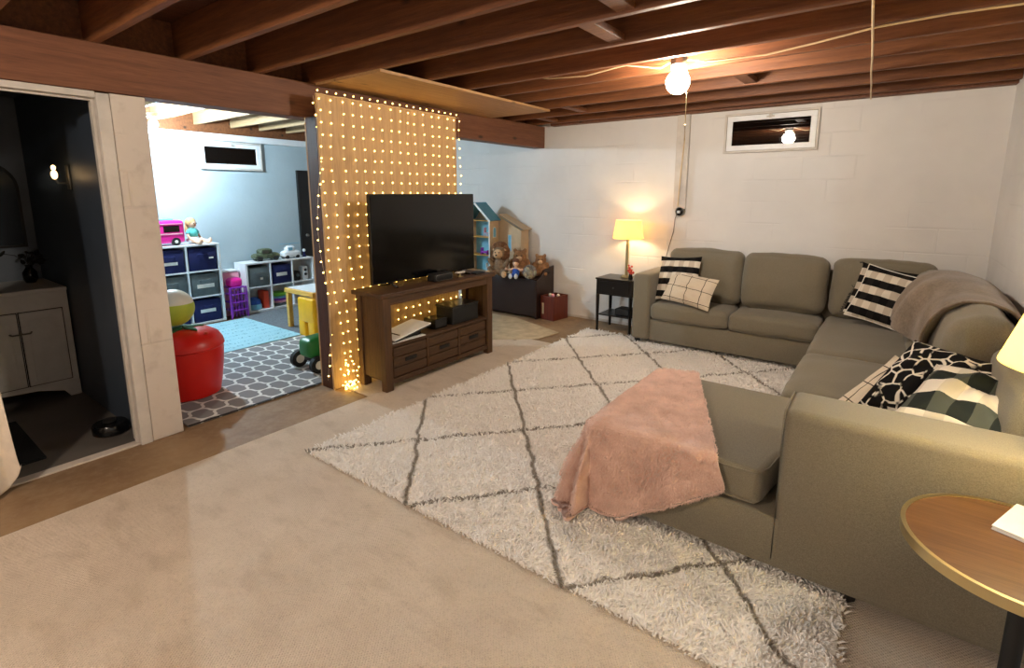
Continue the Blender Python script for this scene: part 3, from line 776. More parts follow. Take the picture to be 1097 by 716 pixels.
# furniture seen in the open rooms
def toy_bits(nm, lab, x, y, z, m_, kind):
    o = thing(nm, lab, 'dollhouse furniture', (x, y, z), group='tiny dollhouse furniture')
    if kind == 'bed':
        G().box(x-.05, x+.05, y-.03, y+.03, z+.02, z+.045, bev=.004).build('bed_base', m_, o, smooth=False)
        G().box(x-.055, x-.048, y-.032, y+.032, z, z+.09, bev=.002).build('headboard', m_, o, smooth=False)
        G().box(x+.048, x+.055, y-.032, y+.032, z, z+.06, bev=.002).build('footboard', m_, o, smooth=False)
    else:
        G().box(x-.03, x+.03, y-.025, y+.025, z+.05, z+.056, bev=.002).build('seat', m_, o, smooth=False)
        G().box(x-.03, x-.024, y-.025, y+.025, z+.056, z+.12, bev=.002).build('backrest', m_, o, smooth=False)
        for a in (-.026, .026):
            for b in (-.02, .02): G().box(x+a-.003, x+a+.003, y+b-.003, y+b+.003, z, z+.05).build('leg', m_, o, smooth=False)
toy_bits('toy_bed', 'purple toy bed on the middle floor of the dollhouse', -4.36, 5.25, .7485, 'purple', 'bed')
toy_bits('toy_chair', 'pink toy chair on the upper floor of the dollhouse', -4.33, 5.25, .9885, 'pale_pink', 'chair')
toy_bits('toy_bunk', 'white toy chair on the bottom floor of the dollhouse', -4.30, 5.25, .519, 'white', 'chair')

# plush toys: one fused body each, features as children
def remesh(o, vs=.008, sm=6):
    m = o.modifiers.new('fuse', 'REMESH'); m.mode = 'VOXEL'; m.voxel_size = vs; m.use_smooth_shade = True
    if sm: s_ = o.modifiers.new('soften', 'SMOOTH'); s_.iterations = sm; s_.factor = .5
lion = thing('plush_lion', 'brown plush lion with shaggy mane sitting on the toy chest', 'stuffed animal', (-4.00, 5.10, .506), local=True, rot=(0, 0, .35))
S = 1.0
g = G().ball((0, .02, .13), (.085, .075, .13)).ball((0, 0, .30), (.085, .075, .085))
for s_ in (-1, 1):
    g.ball((s_*.075, -.07, .05), (.045, .085, .045), rot=(0, 0, s_*.35)).ball((s_*.10, -.02, .17), (.03, .04, .085), rot=(.4, s_*.5, 0))
    g.ball((s_*.115, -.06, .10), (.03, .03, .035))
b = g.build('body', 'grey_fur', lion, local=True); remesh(b)
g = G(); random.seed(5)
for k in range(60):
    a = random.uniform(0, 2*PI); e = random.uniform(-.7, 1.3)
    x = .105*math.cos(a)*math.cos(e); z = .30+.115*math.sin(e); y = .035+.07*math.sin(a)*math.cos(e)
    if y < -.02 and z < .36: y = .04
    g.ball((x, y, z), (.03, .03, .038), 8, 6)
b = g.build('mane', 'mane', lion, local=True); remesh(b, .009, 2)
G().ball((0, -.062, .292), (.062, .035, .062)).ball((-.075, .0, .345), (.02, .012, .02)).ball((.075, .0, .345), (.02, .012, .02)).build('face', 'tan_fur', lion, local=True)
G().ball((0, -.105, .272), (.030, .022, .022)).build('muzzle', 'tan_fur', lion, local=True)
G().ball((0, -.128, .284), (.013, .008, .009)).build('nose', 'black', lion, local=True)
for s_ in (-1, 1):
    G().ball((s_*.025, -.095, .315), .0075).build('eye', 'black', lion, local=True)
    G().ball((s_*.105, -.152, .05), (.034, .018, .042)).build('foot_pad', 'tan_fur', lion, local=True)

def blob_plush(nm, lab, loc, mat, k, rz):
    t = thing(nm, lab, 'stuffed animal', loc, local=True, rot=(0, 0, rz))
    g = G().ball((0, 0, .10*k), (.11*k, .10*k, .11*k)).ball((0, -.01*k, .24*k), (.085*k, .08*k, .08*k))
    for s_ in (-1, 1):
        g.ball((s_*.07*k, -.08*k, .05*k), (.04*k, .075*k, .04*k)).ball((s_*.10*k, -.03*k, .15*k), (.03*k, .035*k, .07*k)).ball((s_*.06*k, .0, .315*k), (.028*k, .015*k, .028*k))
    remesh(g.build('body', mat, t, local=True), .009*k)
    G().ball((0, -.085*k, .225*k), (.035*k, .025*k, .03*k)).build('muzzle', 'tan_fur', t, local=True)
    for s_ in (-1, 1): G().ball((s_*.03*k, -.084*k, .262*k), .008*k).build('eye', 'black', t, local=True)
    return t
blob_plush('plush_bear', 'large brown plush bear half hidden behind the lion, by the wall', (-3.79, 5.26, .506), 'brown_fur', 1.05, .5)
blob_plush('plush_monkey', 'reddish brown plush animal slumped behind the clear ball', (-3.58, 5.42, .506), 'brown_fur', .85, .5)

# soft boy doll in blue with white shoes
dl = thing('soft_doll', 'small doll in blue clothes with white shoes sitting beside the plush lion', 'doll', (-3.755, 5.12, .506), local=True, rot=(0, 0, .3))
g = G().ball((0, 0, .19), (.04, .036, .045)).ball((0, 0, .13), (.02, .02, .03))
for s_ in (-1, 1): g.tube([(s_*.03, 0, .12), (s_*.075, -.02, .10), (s_*.10, -.06, .115)], .013).ball((s_*.105, -.07, .118), .017)
g.ball((0, 0, .09), (.035, .03, .05))
remesh(g.build('body', 'skin', dl, local=True), .005, 3)
g = G().ball((0, 0, .07), (.05, .042, .06))
for s_ in (-1, 1): g.tube([(s_*.025, -.01, .04), (s_*.035, -.08, .032)], .022)
remesh(g.build('overalls', 'blue', dl, local=True), .006, 3)
for s_ in (-1, 1): G().ball((s_*.037, -.105, .035), (.022, .026, .034)).build('shoe', 'white', dl, local=True)
G().ball((0, .008, .208), (.046, .042, .04)).ball((-.02, .03, .19), (.03, .02, .03)).build('hair', 'brown_hair', dl, local=True)
for s_ in (-1, 1): G().ball((s_*.015, -.035, .192), .005).build('eye', 'black', dl, local=True)

# clear ball with something gold inside
bl = thing('clear_ball', 'clear plastic ball with gold pieces inside at the end of the chest', 'ball', (-3.52, 5.12, .505))
G().ball((-3.56, 5.145, .505+.092), .09, 32, 20).build('shell', 'clear', bl)
g = G(); random.seed(2)
for k in range(9): g.ball((-3.56+random.uniform(-.04, .04), 5.145+random.uniform(-.03, .03), .58+random.uniform(-.03, .04)), (.02, .014, .022), 10, 6)
g.build('gold_filling', 'brass', bl)

# ------------------------------------------------------------ conduit, outlet and wires on the back wall
pc = thing('pipe_chase', 'white painted vertical board casing on the back wall left of the window', 'casing', (-1.88, YB, 1.37))
G().box(-1.945, -1.815, YB-.05, YB-.001, 1.39, 2.364, bev=.004).build('board', 'white_trim', pc, smooth=False)
G().tube([(-1.86, YB-.062, 2.36), (-1.855, YB-.06, 2.1), (-1.87, YB-.058, 1.9), (-1.885, YB-.058, 1.6), (-1.89, YB-.06, 1.42)], .007).build('cable', 'wire', pc)
ou = thing('wall_outlet', 'round metal electrical outlet at the bottom of the white casing', 'outlet', (-1.86, YB-.0, 1.35))
G().cyl((-1.87, YB-.001, 1.36), (-1.87, YB-.05, 1.36), .048, seg=28).build('box_body', 'steel', ou)
G().cyl((-1.87, YB-.05, 1.36), (-1.87, YB-.056, 1.36), .038, seg=28).box(-1.895, -1.845, YB-.062, YB-.056, 1.335, 1.385, bev=.006).build('cover', 'gloss_black', ou)
G().box(-1.885, -1.86, YB-.09, YB-.062, 1.345, 1.37, bev=.004).build('plug', 'white', ou, smooth=False)
o = G().tube([(-1.885, YB-.08, 1.345), (-1.915, YB-.05, 1.28), (-1.93, YB-.03, 1.15), (-1.97, YB-.02, 1.0), (-2.0, YB-.02, .86), (-2.02, YB-.03, .7), (-2.16, YB-.05, .55), (-2.3, YB-.04, .57), (-2.36, YB-.10, .607)], .0035).build('lamp_cord', 'wire_dark', loc=(-1.9, YB-.05, 1.3))
tag(o, 'thin brown lamp cord hanging from the round outlet to the lamp table', 'cord')

# ------------------------------------------------------------ end table with the far lamp
et = thing('end_table', 'small black end table with a drawer and low shelf left of the sofa', 'end table', (-2.4, 5.3, 0))
ex0, ex1, ey0, ey1 = -2.64, -2.21, 5.14, 5.50
G().box(ex0-.008, ex1+.008, ey0-.008, ey1, .60, .618, bev=.003).build('tabletop', 'black_wood', et, smooth=False)
G().box(ex0, ex1, ey0+.005, ey1-.005, .43, .60, bev=.003).build('drawer_case', 'black_wood', et, smooth=False)
d = G().box(ex0+.035, ex1-.035, ey0-.004, ey0+.004, .45, .585, bev=.003).build('drawer', 'black_wood', et, smooth=False)
G().cyl((-2.425, ey0-.004, .52), (-2.425, ey0-.02, .52), .008).build('knob', 'steel', d)
for x in (ex0+.016, ex1-.016):
    for y in (ey0+.016, ey1-.016):
        G().cyl((x, y, .0), (x, y, .43), .016, .023, 4).build('leg', 'black_wood', et, smooth=False)
G().box(ex0+.02, ex1-.02, ey0+.02, ey1-.02, .185, .20, bev=.003).build('shelf', 'black_wood', et, smooth=False)
o = G().box(-2.44, -2.24, 5.22, 5.40, .2005, .27, bev=.006).build('black_basket', 'black', loc=(-2.35, 5.3, .2), smooth=False); tag(o, 'small black box on the low shelf of the end table', 'box')
o = thing('red_flower', 'small coral red flowers beside the lamp behind the sofa arm', 'flowers', (-2.265, 5.22, .618))
G().lathe((-2.265, 5.22, .6185), [(.02, 0), (.025, .02), (.018, .05), (.02, .06)], 16).build('pot', 'gloss_black', o)
g = G(); random.seed(8)
for k in range(16): g.ball((-2.265+random.uniform(-.025, .03), 5.22+random.uniform(-.02, .02), .70+random.uniform(-.02, .075)), random.uniform(.01, .016), 8, 6)
g.build('petals', 'red_flower', o)

def table_lamp(lab, x, y, z, zb, rb, zt, rt, shade, stem, sides=40):
    t = thing('table_lamp', lab, 'lamp', (x, y, z))
    if stem == 'square':
        G().box(x-.052, x+.052, y-.052, y+.052, z+.0005, z+.016, bev=.004).box(x-.04, x+.04, y-.04, y+.04, z+.016, z+.026, bev=.004).build('base', 'brass', t, smooth=False)
        G().box(x-.016, x+.016, y-.016, y+.016, z+.026, zb-.06, bev=.003).build('stem', 'brass', t, smooth=False)
    else:
        G().lathe((x, y, z), [(.05, .0005), (.05, .01), (.025, .025), (.013, .05)], 32).build('base', 'brass', t)
        G().cyl((x, y, z+.05), (x, y, zb-.06), .011).build('stem', 'brass', t)
    G().cyl((x, y, zb-.06), (x, y, zb+.03), .014).build('socket', 'brass', t)
    g = G(); b = bmesh.new(); rings = []
    zm = [(rb, zb), (rt, zt), (rt-.002, zt), (rb-.002, zb)]
    for r, zz in zm: rings.append([b.verts.new((x+r*math.cos(2*PI*i/sides), y+r*math.sin(2*PI*i/sides), zz)) for i in range(sides)])
    for k in range(4):
        a, d_ = rings[k], rings[(k+1) % 4]
        for i in range(sides): b.faces.new((a[i], a[(i+1) % sides], d_[(i+1) % sides], d_[i]))
    g.add(b); g.build('lamp_shade', shade, t)
    g = G()
    for a in range(3): g.tube([(x, y, zt-.03), (x+(rt-.002)*math.cos(a*2.09), y+(rt-.002)*math.sin(a*2.09), zt-.01)], .002, 6)
    g.cyl((x, y, zb+.03), (x, y, zb+.035), .02); g.cyl((x, y, zt-.035), (x, y, zt-.025), .008); g.build('shade_holder', 'brass', t)
    return t
def bulb_light(name, loc, rgb, w, r, parent=None):
    l = bpy.data.lights.new(name, 'POINT'); l.color = rgb; l.energy = w; l.shadow_soft_size = r
    o = bpy.data.objects.new(name, l); C.objects.link(o); o.location = loc
    if parent is not None: o.parent = parent; o.location = Vector(loc)-parent.location
    return o
lx, ly = -2.365, 5.34
L1 = table_lamp('small lit lamp with yellow shade and square brass stem on the black end table', lx, ly, .618, 1.06, .165, 1.26, .135, 'shade', 'square')
bulb_light('lamp_light', (lx, ly, 1.15), (1, .74, .42), 5, .03, L1)

# ------------------------------------------------------------ round side table, near lamp, white notebook
rt = thing('round_side_table', 'round walnut side table with a brass rim in the bottom right corner', 'side table', (.365, 1.80, 0))
tx, ty = .368, 1.815
G().cyl((tx, ty, .582), (tx, ty, .599), .252, seg=72).build('tabletop', 'walnut_top', rt)
rim = G(); rim.lathe((tx, ty, .572), [(.252, 0), (.264, 0), (.264, .030), (.252, .030)], 96, cap=False)
rim.lathe((tx, ty, .572), [(.252, .030), (.252, 0)], 96, cap=False); rim.build('rim', 'brass', rt)
G().cyl((tx+.02, ty+.02, .014), (tx+.02, ty+.02, .582), .022, seg=24).build('post', 'black', rt)
G().lathe((tx+.02, ty+.02, 0), [(.16, .0), (.16, .01), (.03, .016), (.022, .03)], 40).build('base', 'black', rt)
L2 = table_lamp('large lit lamp with a cream tapered shade at the right edge', .452, 1.945, .613, 1.085, .178, 1.40, .085, 'shade_near', 'round', 56)
bulb_light('lamp_light', (.452, 1.945, 1.20), (1, .9, .7), 9, .03, L2)
o = thing('white_notebook', 'thin white notebook under the lamp on the round side table', 'notebook', (.42, 1.95, .5992), local=True, rot=(0, 0, -.393+PI/2*0))
G().box(-.075, .085, -.10, .10, .0, .0035, bev=.001).box(-.075, .085, -.10, .10, .0105, .0138, bev=.001).build('cover', 'white', o, smooth=False, local=True)
G().box(-.073, .083, -.098, .098, .0035, .0105).build('pages', 'paper', o, smooth=False, local=True)

# ------------------------------------------------------------ globe ceiling light
gx, gy = -1.225, 3.45
gl = thing('globe_ceiling_light', 'lit round globe bulb on a porcelain holder between the joists', 'ceiling light', (gx, gy, ZJ))
G().lathe((gx, gy, ZJ-.0), [(.055, .045), (.055, -.002)], 8).build('junction_box', 'steel', gl, smooth=False)
G().lathe((gx, gy, ZJ-.04), [(.03, 0), (.045, .012), (.05, .03), (.05, .038)], 32).build('holder', 'porcelain', gl)
G().ball((gx, gy, ZJ-.04-.07), .074, 40, 24).build('globe', 'globe', gl)
G().tube([(gx+.05, gy+.0, ZJ-.03), (gx+.062, gy, ZJ-.06), (gx+.062, gy, ZJ-.38)], .0018, 6).ball((gx+.062, gy, ZJ-.385), .006, 10, 8).build('pull_chain', 'brass', gl)
G().box(gx-.11, gx+.11, gy-.02, gy+.02, ZJ+.046, ZJ+.06).build('hanger_bar', 'steel', gl, smooth=False)

o2 = copy_tree(gl); o2.location = (-1.7, -1.0, ZJ); o2['label'] = 'added unseen globe bulb behind the viewer that brightens the foreground'  # lamp added out of view behind the camera to brighten the foreground
for c_ in o2.children:
    if c_.name.startswith('globe'): c_.data = c_.data.copy(); c_.data.materials[0] = M['globe_added']

def cable(lab, pts, r=.0055, m_='wire'):
    o = G().tube(pts, r, 8).build('ceiling_cable', m_, loc=pts[0]); tag(o, lab, 'cable'); return o
zc = ZJ-.006
P_ = [(gx+.055, gy, ZJ+.02), (gx+.13, gy-.02, ZJ+.0), (-1.05, 3.40, zc-.012), (-.9, 3.43, zc-.01), (-.7, 3.42, zc-.02), (-.45, 3.36, zc-.012), (-.17, 3.265, zc-.002), (.1, 3.23, zc-.004), (.36, 3.27, zc-.0), (.62, 3.31, zc-.002)]
cable('long pale cable sagging under the joists from the globe light to the right wall', P_)
cable('pale cable running left from the globe light along a joist', [(gx-.055, gy, ZJ+.02), (gx-.12, gy+.0, zc), (-1.6, 3.46, ZJ+.05), (-1.9, 3.44, zc+.02), (-2.2, 3.42, ZJ+.03), (-2.5, 3.42, ZJ+.1)])
cable('pale cable crossing the joists towards the back wall, right of the window', [(-.17, 2.5, zc), (-.172, 2.84, zc), (-.185, 3.2, zc-.002), (-.2, 3.64, zc), (-.215, 4.02, zc-.001), (-.235, 4.45, zc), (-.25, 4.93, zc-.002), (-.26, 5.13, zc), (-.262, 5.3, zc-.05)])
# ------------------------------------------------------------ sectional sofa (one piece of furniture, cushions as parts)
sf = thing('sectional_sofa', 'large taupe grey U-shaped sectional sofa with loose back cushions and a chaise', 'sofa', (-.3, 4.0, 0))
zs, zb = .285, .062
YA0, YA1 = 2.095, 2.36
# bases
G().box(-1.915, -.40, 4.93, 5.50, zb, zs, bev=.012).build('left_base', 'sofa', sf)
G().box(-.405, .60, 3.06, 5.50, zb, zs, bev=.012).build('right_base', 'sofa', sf)
G().box(-1.11, .60, YA0+.003, 3.055, zb, zs-.003, bev=.014).build('chaise_base', 'sofa', sf)
# backs
G().box(-1.915, .60, 5.38, 5.545, zs, .86, bev=.04, seg=4).build('rear_frame', 'sofa', sf)
G().box(.44, .615, 2.10, 5.40, zs, .84, bev=.04, seg=4).build('side_frame', 'sofa', sf)
# arms, with a piped seam around the front panel
G().box(-2.10, -1.915, 4.90, 5.55, zb, .745, bev=.035, seg=4).build('arm', 'sofa', sf)
a = G().box(-.268, .615, YA0, YA1, zb, .738, bev=.035, seg=4).build('arm', 'sofa', sf)
def rrect(u0, u1, v0, v1, r, n=5):
    pts = []
    for cu, cv, a0 in ((u1-r, v1-r, 0), (u0+r, v1-r, 90), (u0+r, v0+r, 180), (u1-r, v0+r, 270)):
        for i in range(n+1):
            t = math.radians(a0+90*i/n); pts.append((cu+r*math.cos(t), cv+r*math.sin(t)))
    return pts+pts[:1]
G().tube([(-.262, y, z) for y, z in rrect(YA0+.004, YA1-.004, zb+.005, .734, .034)], .004, 6).build('piping', 'sofa', a)
# seat cushions
G().cushion(-1.905, -1.155, 4.895, 5.38, .29, .455, .045, (0, .01, .025), seed=1).build('seat_cushion', 'sofa', sf)
G().cushion(-1.15, -.425, 4.895, 5.38, .29, .455, .045, (0, .01, .025), seed=2).build('seat_cushion', 'sofa', sf)
G().cushion(-.415, .40, 4.02, 5.36, .29, .46, .05, (.012, 0, .03), seed=3, n=20).build('seat_cushion', 'sofa', sf)
G().cushion(-.415, .40, 3.075, 4.01, .29, .46, .05, (.012, 0, .03), seed=4, n=20).build('seat_cushion', 'sofa', sf)
zc_ = .445
poly = [(-1.09, YA0+.02), (-.325, YA0+.02), (-.285, YA1+.025), (.42, YA1+.02), (.42, 3.06), (-1.09, 3.06)]
g = G().prism(poly, 2, .290, zc_, bev=.03, seg=4)
g.build('chaise_cushion', 'sofa', sf)
G().tube([(x, y, .432) for x, y in [(-1.06, YA0+.022), (-.6, YA0+.022), (-.345, YA0+.024), (-.312, YA0+.10), (-.295, YA1-.02)]], .0035, 6).tube([(x, y, .302) for x, y in [(-1.06, YA0+.022), (-.6, YA0+.022), (-.345, YA0+.024), (-.312, YA0+.10)]], .0035, 6).build('piping', 'sofa', sf)
# back cushions
def tilt(rx=0, ry=0, rz=0): return Euler((rx, ry, rz)).to_matrix().to_4x4()
G().cushion(-1.87, -1.135, 5.215, 5.43, .47, .985, .08, (.0, .045, .02), M4=tilt(-.10, .0), wr=.012, seed=5, n=18).build('back_cushion', 'sofa', sf)
G().cushion(-1.13, -.42, 5.20, 5.425, .47, .985, .08, (.0, .05, .02), M4=tilt(-.10, .0), wr=.010, seed=6, n=18).build('back_cushion', 'sofa', sf)
G().cushion(-.40, .33, 5.22, 5.43, .47, .99, .08, (.0, .04, .01), M4=tilt(-.10, .0), wr=.012, seed=7, n=18).build('back_cushion', 'sofa', sf)
G().cushion(.17, .46, 3.96, 5.15, .47, .965, .10, (.06, .0, .02), M4=tilt(0, .16), wr=.014, seed=8, n=18).build('back_cushion', 'sofa', sf)
G().cushion(.255, .48, 3.02, 3.93, .47, .995, .10, (.05, .01, .02), M4=tilt(0, .12), wr=.012, seed=9, n=18).build('back_cushion', 'sofa', sf)
G().cushion(.39, .50, 2.38, 2.99, .47, .90, .05, (.03, .0, .02), M4=tilt(0, .10), wr=.010, seed=10, n=18).build('back_cushion', 'sofa', sf)
for x, y in ((-2.05, 4.96), (-1.99, 5.48), (-.5, 5.0), (-1.03, 2.17), (-1.03, 2.98), (.0, 2.16), (.54, 2.16), (.54, 5.45)):
    G().cyl((x, y, .010), (x, y, zb+.002), .026, .034, 4).build('leg', 'black_wood', sf, smooth=False)

# ------------------------------------------------------------ cushions thrown on the sofa
def scatter(lab, w, h, t, mat, loc, nrm, up, seed, group=None, fringe=False, roll=0, trim=None):
    """nrm: direction the front of the pillow faces, up: direction of its top edge"""
    n = Vector(nrm).normalized(); u = Vector(up); u = (u-n*u.dot(n)).normalized(); r = u.cross(n)
    Mx = Matrix((r, u, n)).transposed() @ Matrix.Rotation(roll, 3, 'Z')
    th = thing('throw_pillow', lab, 'pillow', loc, local=True, rot=Mx.to_euler(), group=group)
    G().pillow(w, h, t, seed=seed).build('pillow_cover', mat, th, local=True)
    if trim:
        q = []
        for i in range(81):
            s_ = i/20; k = int(s_) % 4; f_ = (s_-int(s_))*2-1
            u_, v_ = [(f_, -1), (1, f_), (-f_, 1), (-1, -f_)][k]
            q.append((w/2*u_*(1-.07*(1-v_*v_)), h/2*v_*(1-.07*(1-u_*u_)), 0))
        G().tube(q, .005, 6).build('piping', trim, th, local=True)
    if fringe:
        g = G(); random.seed(seed)
        for i in range(46):
            v_ = -1+2*i/45
            for sd in (-1, 1):
                x0 = sd*w/2*(1-.07*(1-v_*v_)); y0 = h/2*v_
                g.tube([(x0, y0, 0), (x0+sd*.012, y0+random.uniform(-.006, .006), random.uniform(-.004, .004)), (x0+sd*.024, y0+random.uniform(-.012, .012), random.uniform(-.01, .01))], .0028, 5)
        g.build('fringe', 'black', th, local=True)
    return th
scatter('black and cream plaid pillow standing against the left sofa arm', .46, .46, .15, 'plaid', (-1.70, 5.09, .705), (-.25, -1, .32), (-.08, 0, 1), 1)
scatter('cream lumbar pillow with thin dark check in front of the plaid pillow', .50, .31, .13, 'grid', (-1.545, 4.975, .625), (-.15, -1, .45), (.10, 0, 1), 2, trim='grid')
scatter('fringed black and cream plaid pillow leaning behind another in the far sofa corner', .45, .45, .14, 'plaid', (-.03, 5.10, .74), (-.45, -1, .35), (.12, 0, 1), 3, fringe=True)
scatter('black and cream plaid pillow in front, in the far sofa corner', .50, .46, .15, 'plaid', (.03, 4.98, .725), (-.35, -1, .42), (.22, .1, 1), 4, trim='offwhite')
scatter('cream check pillow lying lowest against the near sofa arm', .46, .40, .13, 'grid', (.09, 2.90, .57), (-.5, -.5, .7), (.6, .35, .7), 5, trim='grid')
scatter('black pillow with white net stitching between the cream and the charcoal plaid one', .50, .44, .19, 'net', (.235, 2.85, .685), (-.42, -.55, .72), (.45, .55, .7), 6)
scatter('charcoal and white plaid pillow nearest the lamp, propped on the near arm', .43, .40, .23, 'plaid_near', (.335, 2.62, .70), (-.12, -.42, .90), (.40, .85, .42), 7, trim='offwhite')

# ------------------------------------------------------------ brown throw over the sofa's side back
def sheet(fn, nu, nv, th, name, mat, parent=None, loc=None, sub=1):
    b = bmesh.new(); g_ = [[b.verts.new(fn(i/nu, j/nv)) for j in range(nv+1)] for i in range(nu+1)]
    for i in range(nu):
        for j in range(nv): b.faces.new((g_[i][j], g_[i+1][j], g_[i+1][j+1], g_[i][j+1]))
    g = G(); g.add(b); o = g.build(name, mat, parent, loc)
    m = o.modifiers.new('thick', 'SOLIDIFY'); m.thickness = th; m.offset = 1
    s_ = o.modifiers.new('sub', 'SUBSURF'); s_.levels = sub; s_.render_levels = sub
    for p in o.data.polygons: p.use_smooth = True
    return o
prof = [(.105, .66), (.105, .74), (.125, .83), (.165, .92), (.225, .99), (.30, 1.03), (.40, 1.035), (.50, 1.0), (.575, .93), (.625-.01, .87)]
def throw_fn(u, v):
    y = 3.36+u*1.35
    v2 = v*(len(prof)-1); i = min(int(v2), len(prof)-2); f_ = v2-i
    x = prof[i][0]*(1-f_)+prof[i+1][0]*f_
    q_ = min(1, max(0, (u-.18)/.42)); q_ = q_*q_*(3-2*q_); x += (1-v)**1.3*(.125*(1-q_)-.035*q_)
    z = prof[i][1]*(1-f_)+prof[i+1][1]*f_
    z -= (1-q_)*.035*min(1, v*3)
    k = 1-v
    y += k*.10*math.sin(PI*u)-k*.05*(1-u)
    w = noise.noise(Vector((y*5, v*3.2, 2)))*.02+.012*math.sin(y*17+v*5)*k
    z -= max(0, u-.72)*.12
    roll_ = .028*math.exp(-((u)/.05)**2)                          # folded near hem stands proud
    return (x-w-roll_*.8, y, z+w*.4+roll_*.6)
o = sheet(throw_fn, 60, 34, .016, 'fleece_throw', 'throw', loc=(.35, 4.0, 1.0))
tag(o, 'brown fleece throw draped over the right side back of the sofa', 'blanket')

# ------------------------------------------------------------ pink blanket over the chaise corner
BZ = zc_+.012; EX, EY, ER = -1.125, YA0-.012, .05
A_, B_, C_, D_ = Vector((-.875, 3.09)), Vector((-.45, EY-.092)), Vector((EX-.27, EY-.68)), Vector((EX-.36, 2.98))
def fold(d):
    """distance past an edge -> (outward, down) following a rounded edge"""
    if d <= -ER: return d, 0.0
    s_ = d+ER; L = ER*PI/2
    if s_ < L: a = s_/ER; return -ER+ER*math.sin(a), ER*(1-math.cos(a))
    return 0.0, ER+(s_-L)
def pink_fn(u, v):
    p = A_*(1-u)*(1-v)+B_*u*(1-v)+C_*u*v+D_*(1-u)*v
    p = Vector((p.x, p.y))
    p.y += .03*math.sin(u*PI)*(1-v)*0
    bow = .02*math.sin(PI*v)*u                                    # near hem sags between its corners
    dn = EY-(p.y-bow); dl = EX-p.x
    ox, zx = fold(dl); oy, zy = fold(dn)
    x = EX-ox; y = EY-oy; z = BZ-zx-zy
    hx = max(0, zx-ER); hy = max(0, zy-ER); h = max(hx, hy)
    if dl > -ER and dn > -ER:                                      # round the corner: the spare cloth hangs in deep folds
        a_, b_ = dl+ER, dn+ER; rho = math.hypot(a_, b_); th_ = math.atan2(b_, a_)
        L = ER*PI/2
        if rho < L: r_ = ER*math.sin(rho/ER); z = BZ-ER*(1-math.cos(rho/ER))
        else:
            dd = rho-L; z = BZ-ER-dd
            r_ = ER+dd*.30+min(dd*.22, .045)*math.sin(th_*9+.6)
        x = EX+ER-r_*math.cos(th_); y = EY+ER-r_*math.sin(th_)
    elif h > 0:
        t = (y*1.0 if hx > hy else x*1.0)
        k_ = min(1, h/.1)
        amp = .012+h*.02
        if hx > hy: x -= k_*(amp*(1+math.sin(t*22))+h*.06)
        else: y -= k_*(amp*(1+math.sin(t*19+1.2))*.7+h*.05)
    else:
        z += .010*noise.noise(Vector((x*8, y*8, 1)))+.005*noise.noise(Vector((x*22, y*22, 3)))+.006
    z += .006*noise.noise(Vector((x*14, y*14, z*14)))
    return (x, y, max(z, .045))
o = sheet(pink_fn, 90, 90, .010, 'pink_blanket', 'pink_fur', loc=(-.9, 2.6, .46))
tag(o, 'fluffy pink blanket draped over the corner of the sofa chaise', 'blanket')
# its plush pile
rng2 = np.random.default_rng(5); NB = 26000; VB = np.zeros((NB, 4, 3), np.float32)
random.seed(9)
for q in range(NB):
    u_, v_ = random.random(), random.random()
    if q % 12 == 0:
        if q % 24: u_ = 1.0
        else: v_ = random.choice((0.0, 1.0))
    uu, vv = min(u_, .995), min(v_, .995)
    p0 = Vector(pink_fn(uu, vv)); n_ = (Vector(pink_fn(uu+.005, vv))-p0).cross(Vector(pink_fn(uu, vv+.005))-p0)
    p0 = Vector(pink_fn(u_, v_)) if (u_ > .995 or v_ > .995) else p0
    if n_.length < 1e-12: continue
    n_.normalize(); n_ = n_ if n_.z > 0 or (n_.x < 0 or n_.y < 0) and n_.z > -.2 else -n_
    if n_.y > .5 or n_.x > .5: n_ = -n_
    t_ = n_.orthogonal().normalized(); t2_ = n_.cross(t_)
    a_ = random.uniform(0, 6.28); cl = 2.5*noise.noise(p0*30); d_ = (t_*math.cos(cl+a_*.25)+t2_*math.sin(cl+a_*.25)+Vector((0, 0, -.5)))
    b_ = p0+n_*.004
    for k in range(3): VB[q, k] = b_+(t_*math.cos(a_+k*2.094)+t2_*math.sin(a_+k*2.094))*.0024
    VB[q, 3] = b_+n_*random.uniform(.006, .011)+d_*.009
ok_ = np.abs(VB).sum((1, 2)) > 0; VB = VB[ok_]; NB = len(VB); bs = (np.arange(NB)*4)[:, None]
pp = mesh_np('plush_pile', VB.reshape(-1, 3), np.concatenate([bs+np.array([[0, 1, 3]]), bs+np.array([[1, 2, 3]]), bs+np.array([[2, 0, 3]])]), 'pile_pink', o)
pp['kind'] = 'stuff'

# ------------------------------------------------------------ playroom: cube shelves and bins
def cube_shelf(lab, x0, x1, y0, z1, cols, rows, cw, hh):
    t_ = .018
    t = thing('cube_shelf', lab, 'shelf', ((x0+x1)/2, y0+cols*cw/2, .0), group=None)
    y1 = y0+cols*cw
    G().box(x0, x1, y0-t_, y1+t_, z1-.02, z1, bev=.002).build('top_panel', 'white', t, smooth=False)
    G().box(x0, x1, y0-t_, y1+t_, .012, .035, bev=.002).build('bottom_panel', 'white', t, smooth=False)
    for c in range(cols+1): G().box(x0+.001, x1-.001, y0+c*cw-t_/2-(t_/2 if c == 0 else 0), y0+c*cw+t_/2+(t_/2 if c == cols else 0), .035, z1-.02, bev=.002).build('side_panel' if c in (0, cols) else 'divider', 'white', t, smooth=False)
    for r in range(1, rows):
        for c in range(cols): G().box(x0+.001, x1-.002, y0+c*cw+t_/2, y0+(c+1)*cw-t_/2, .035+r*hh-.008, .035+r*hh+.008, bev=.002).build('shelf_board', 'white', t, smooth=False)
    G().box(x0, x0+.005, y0, y1, .035, z1-.02).build('rear_panel', 'white', t, smooth=False)
    return t
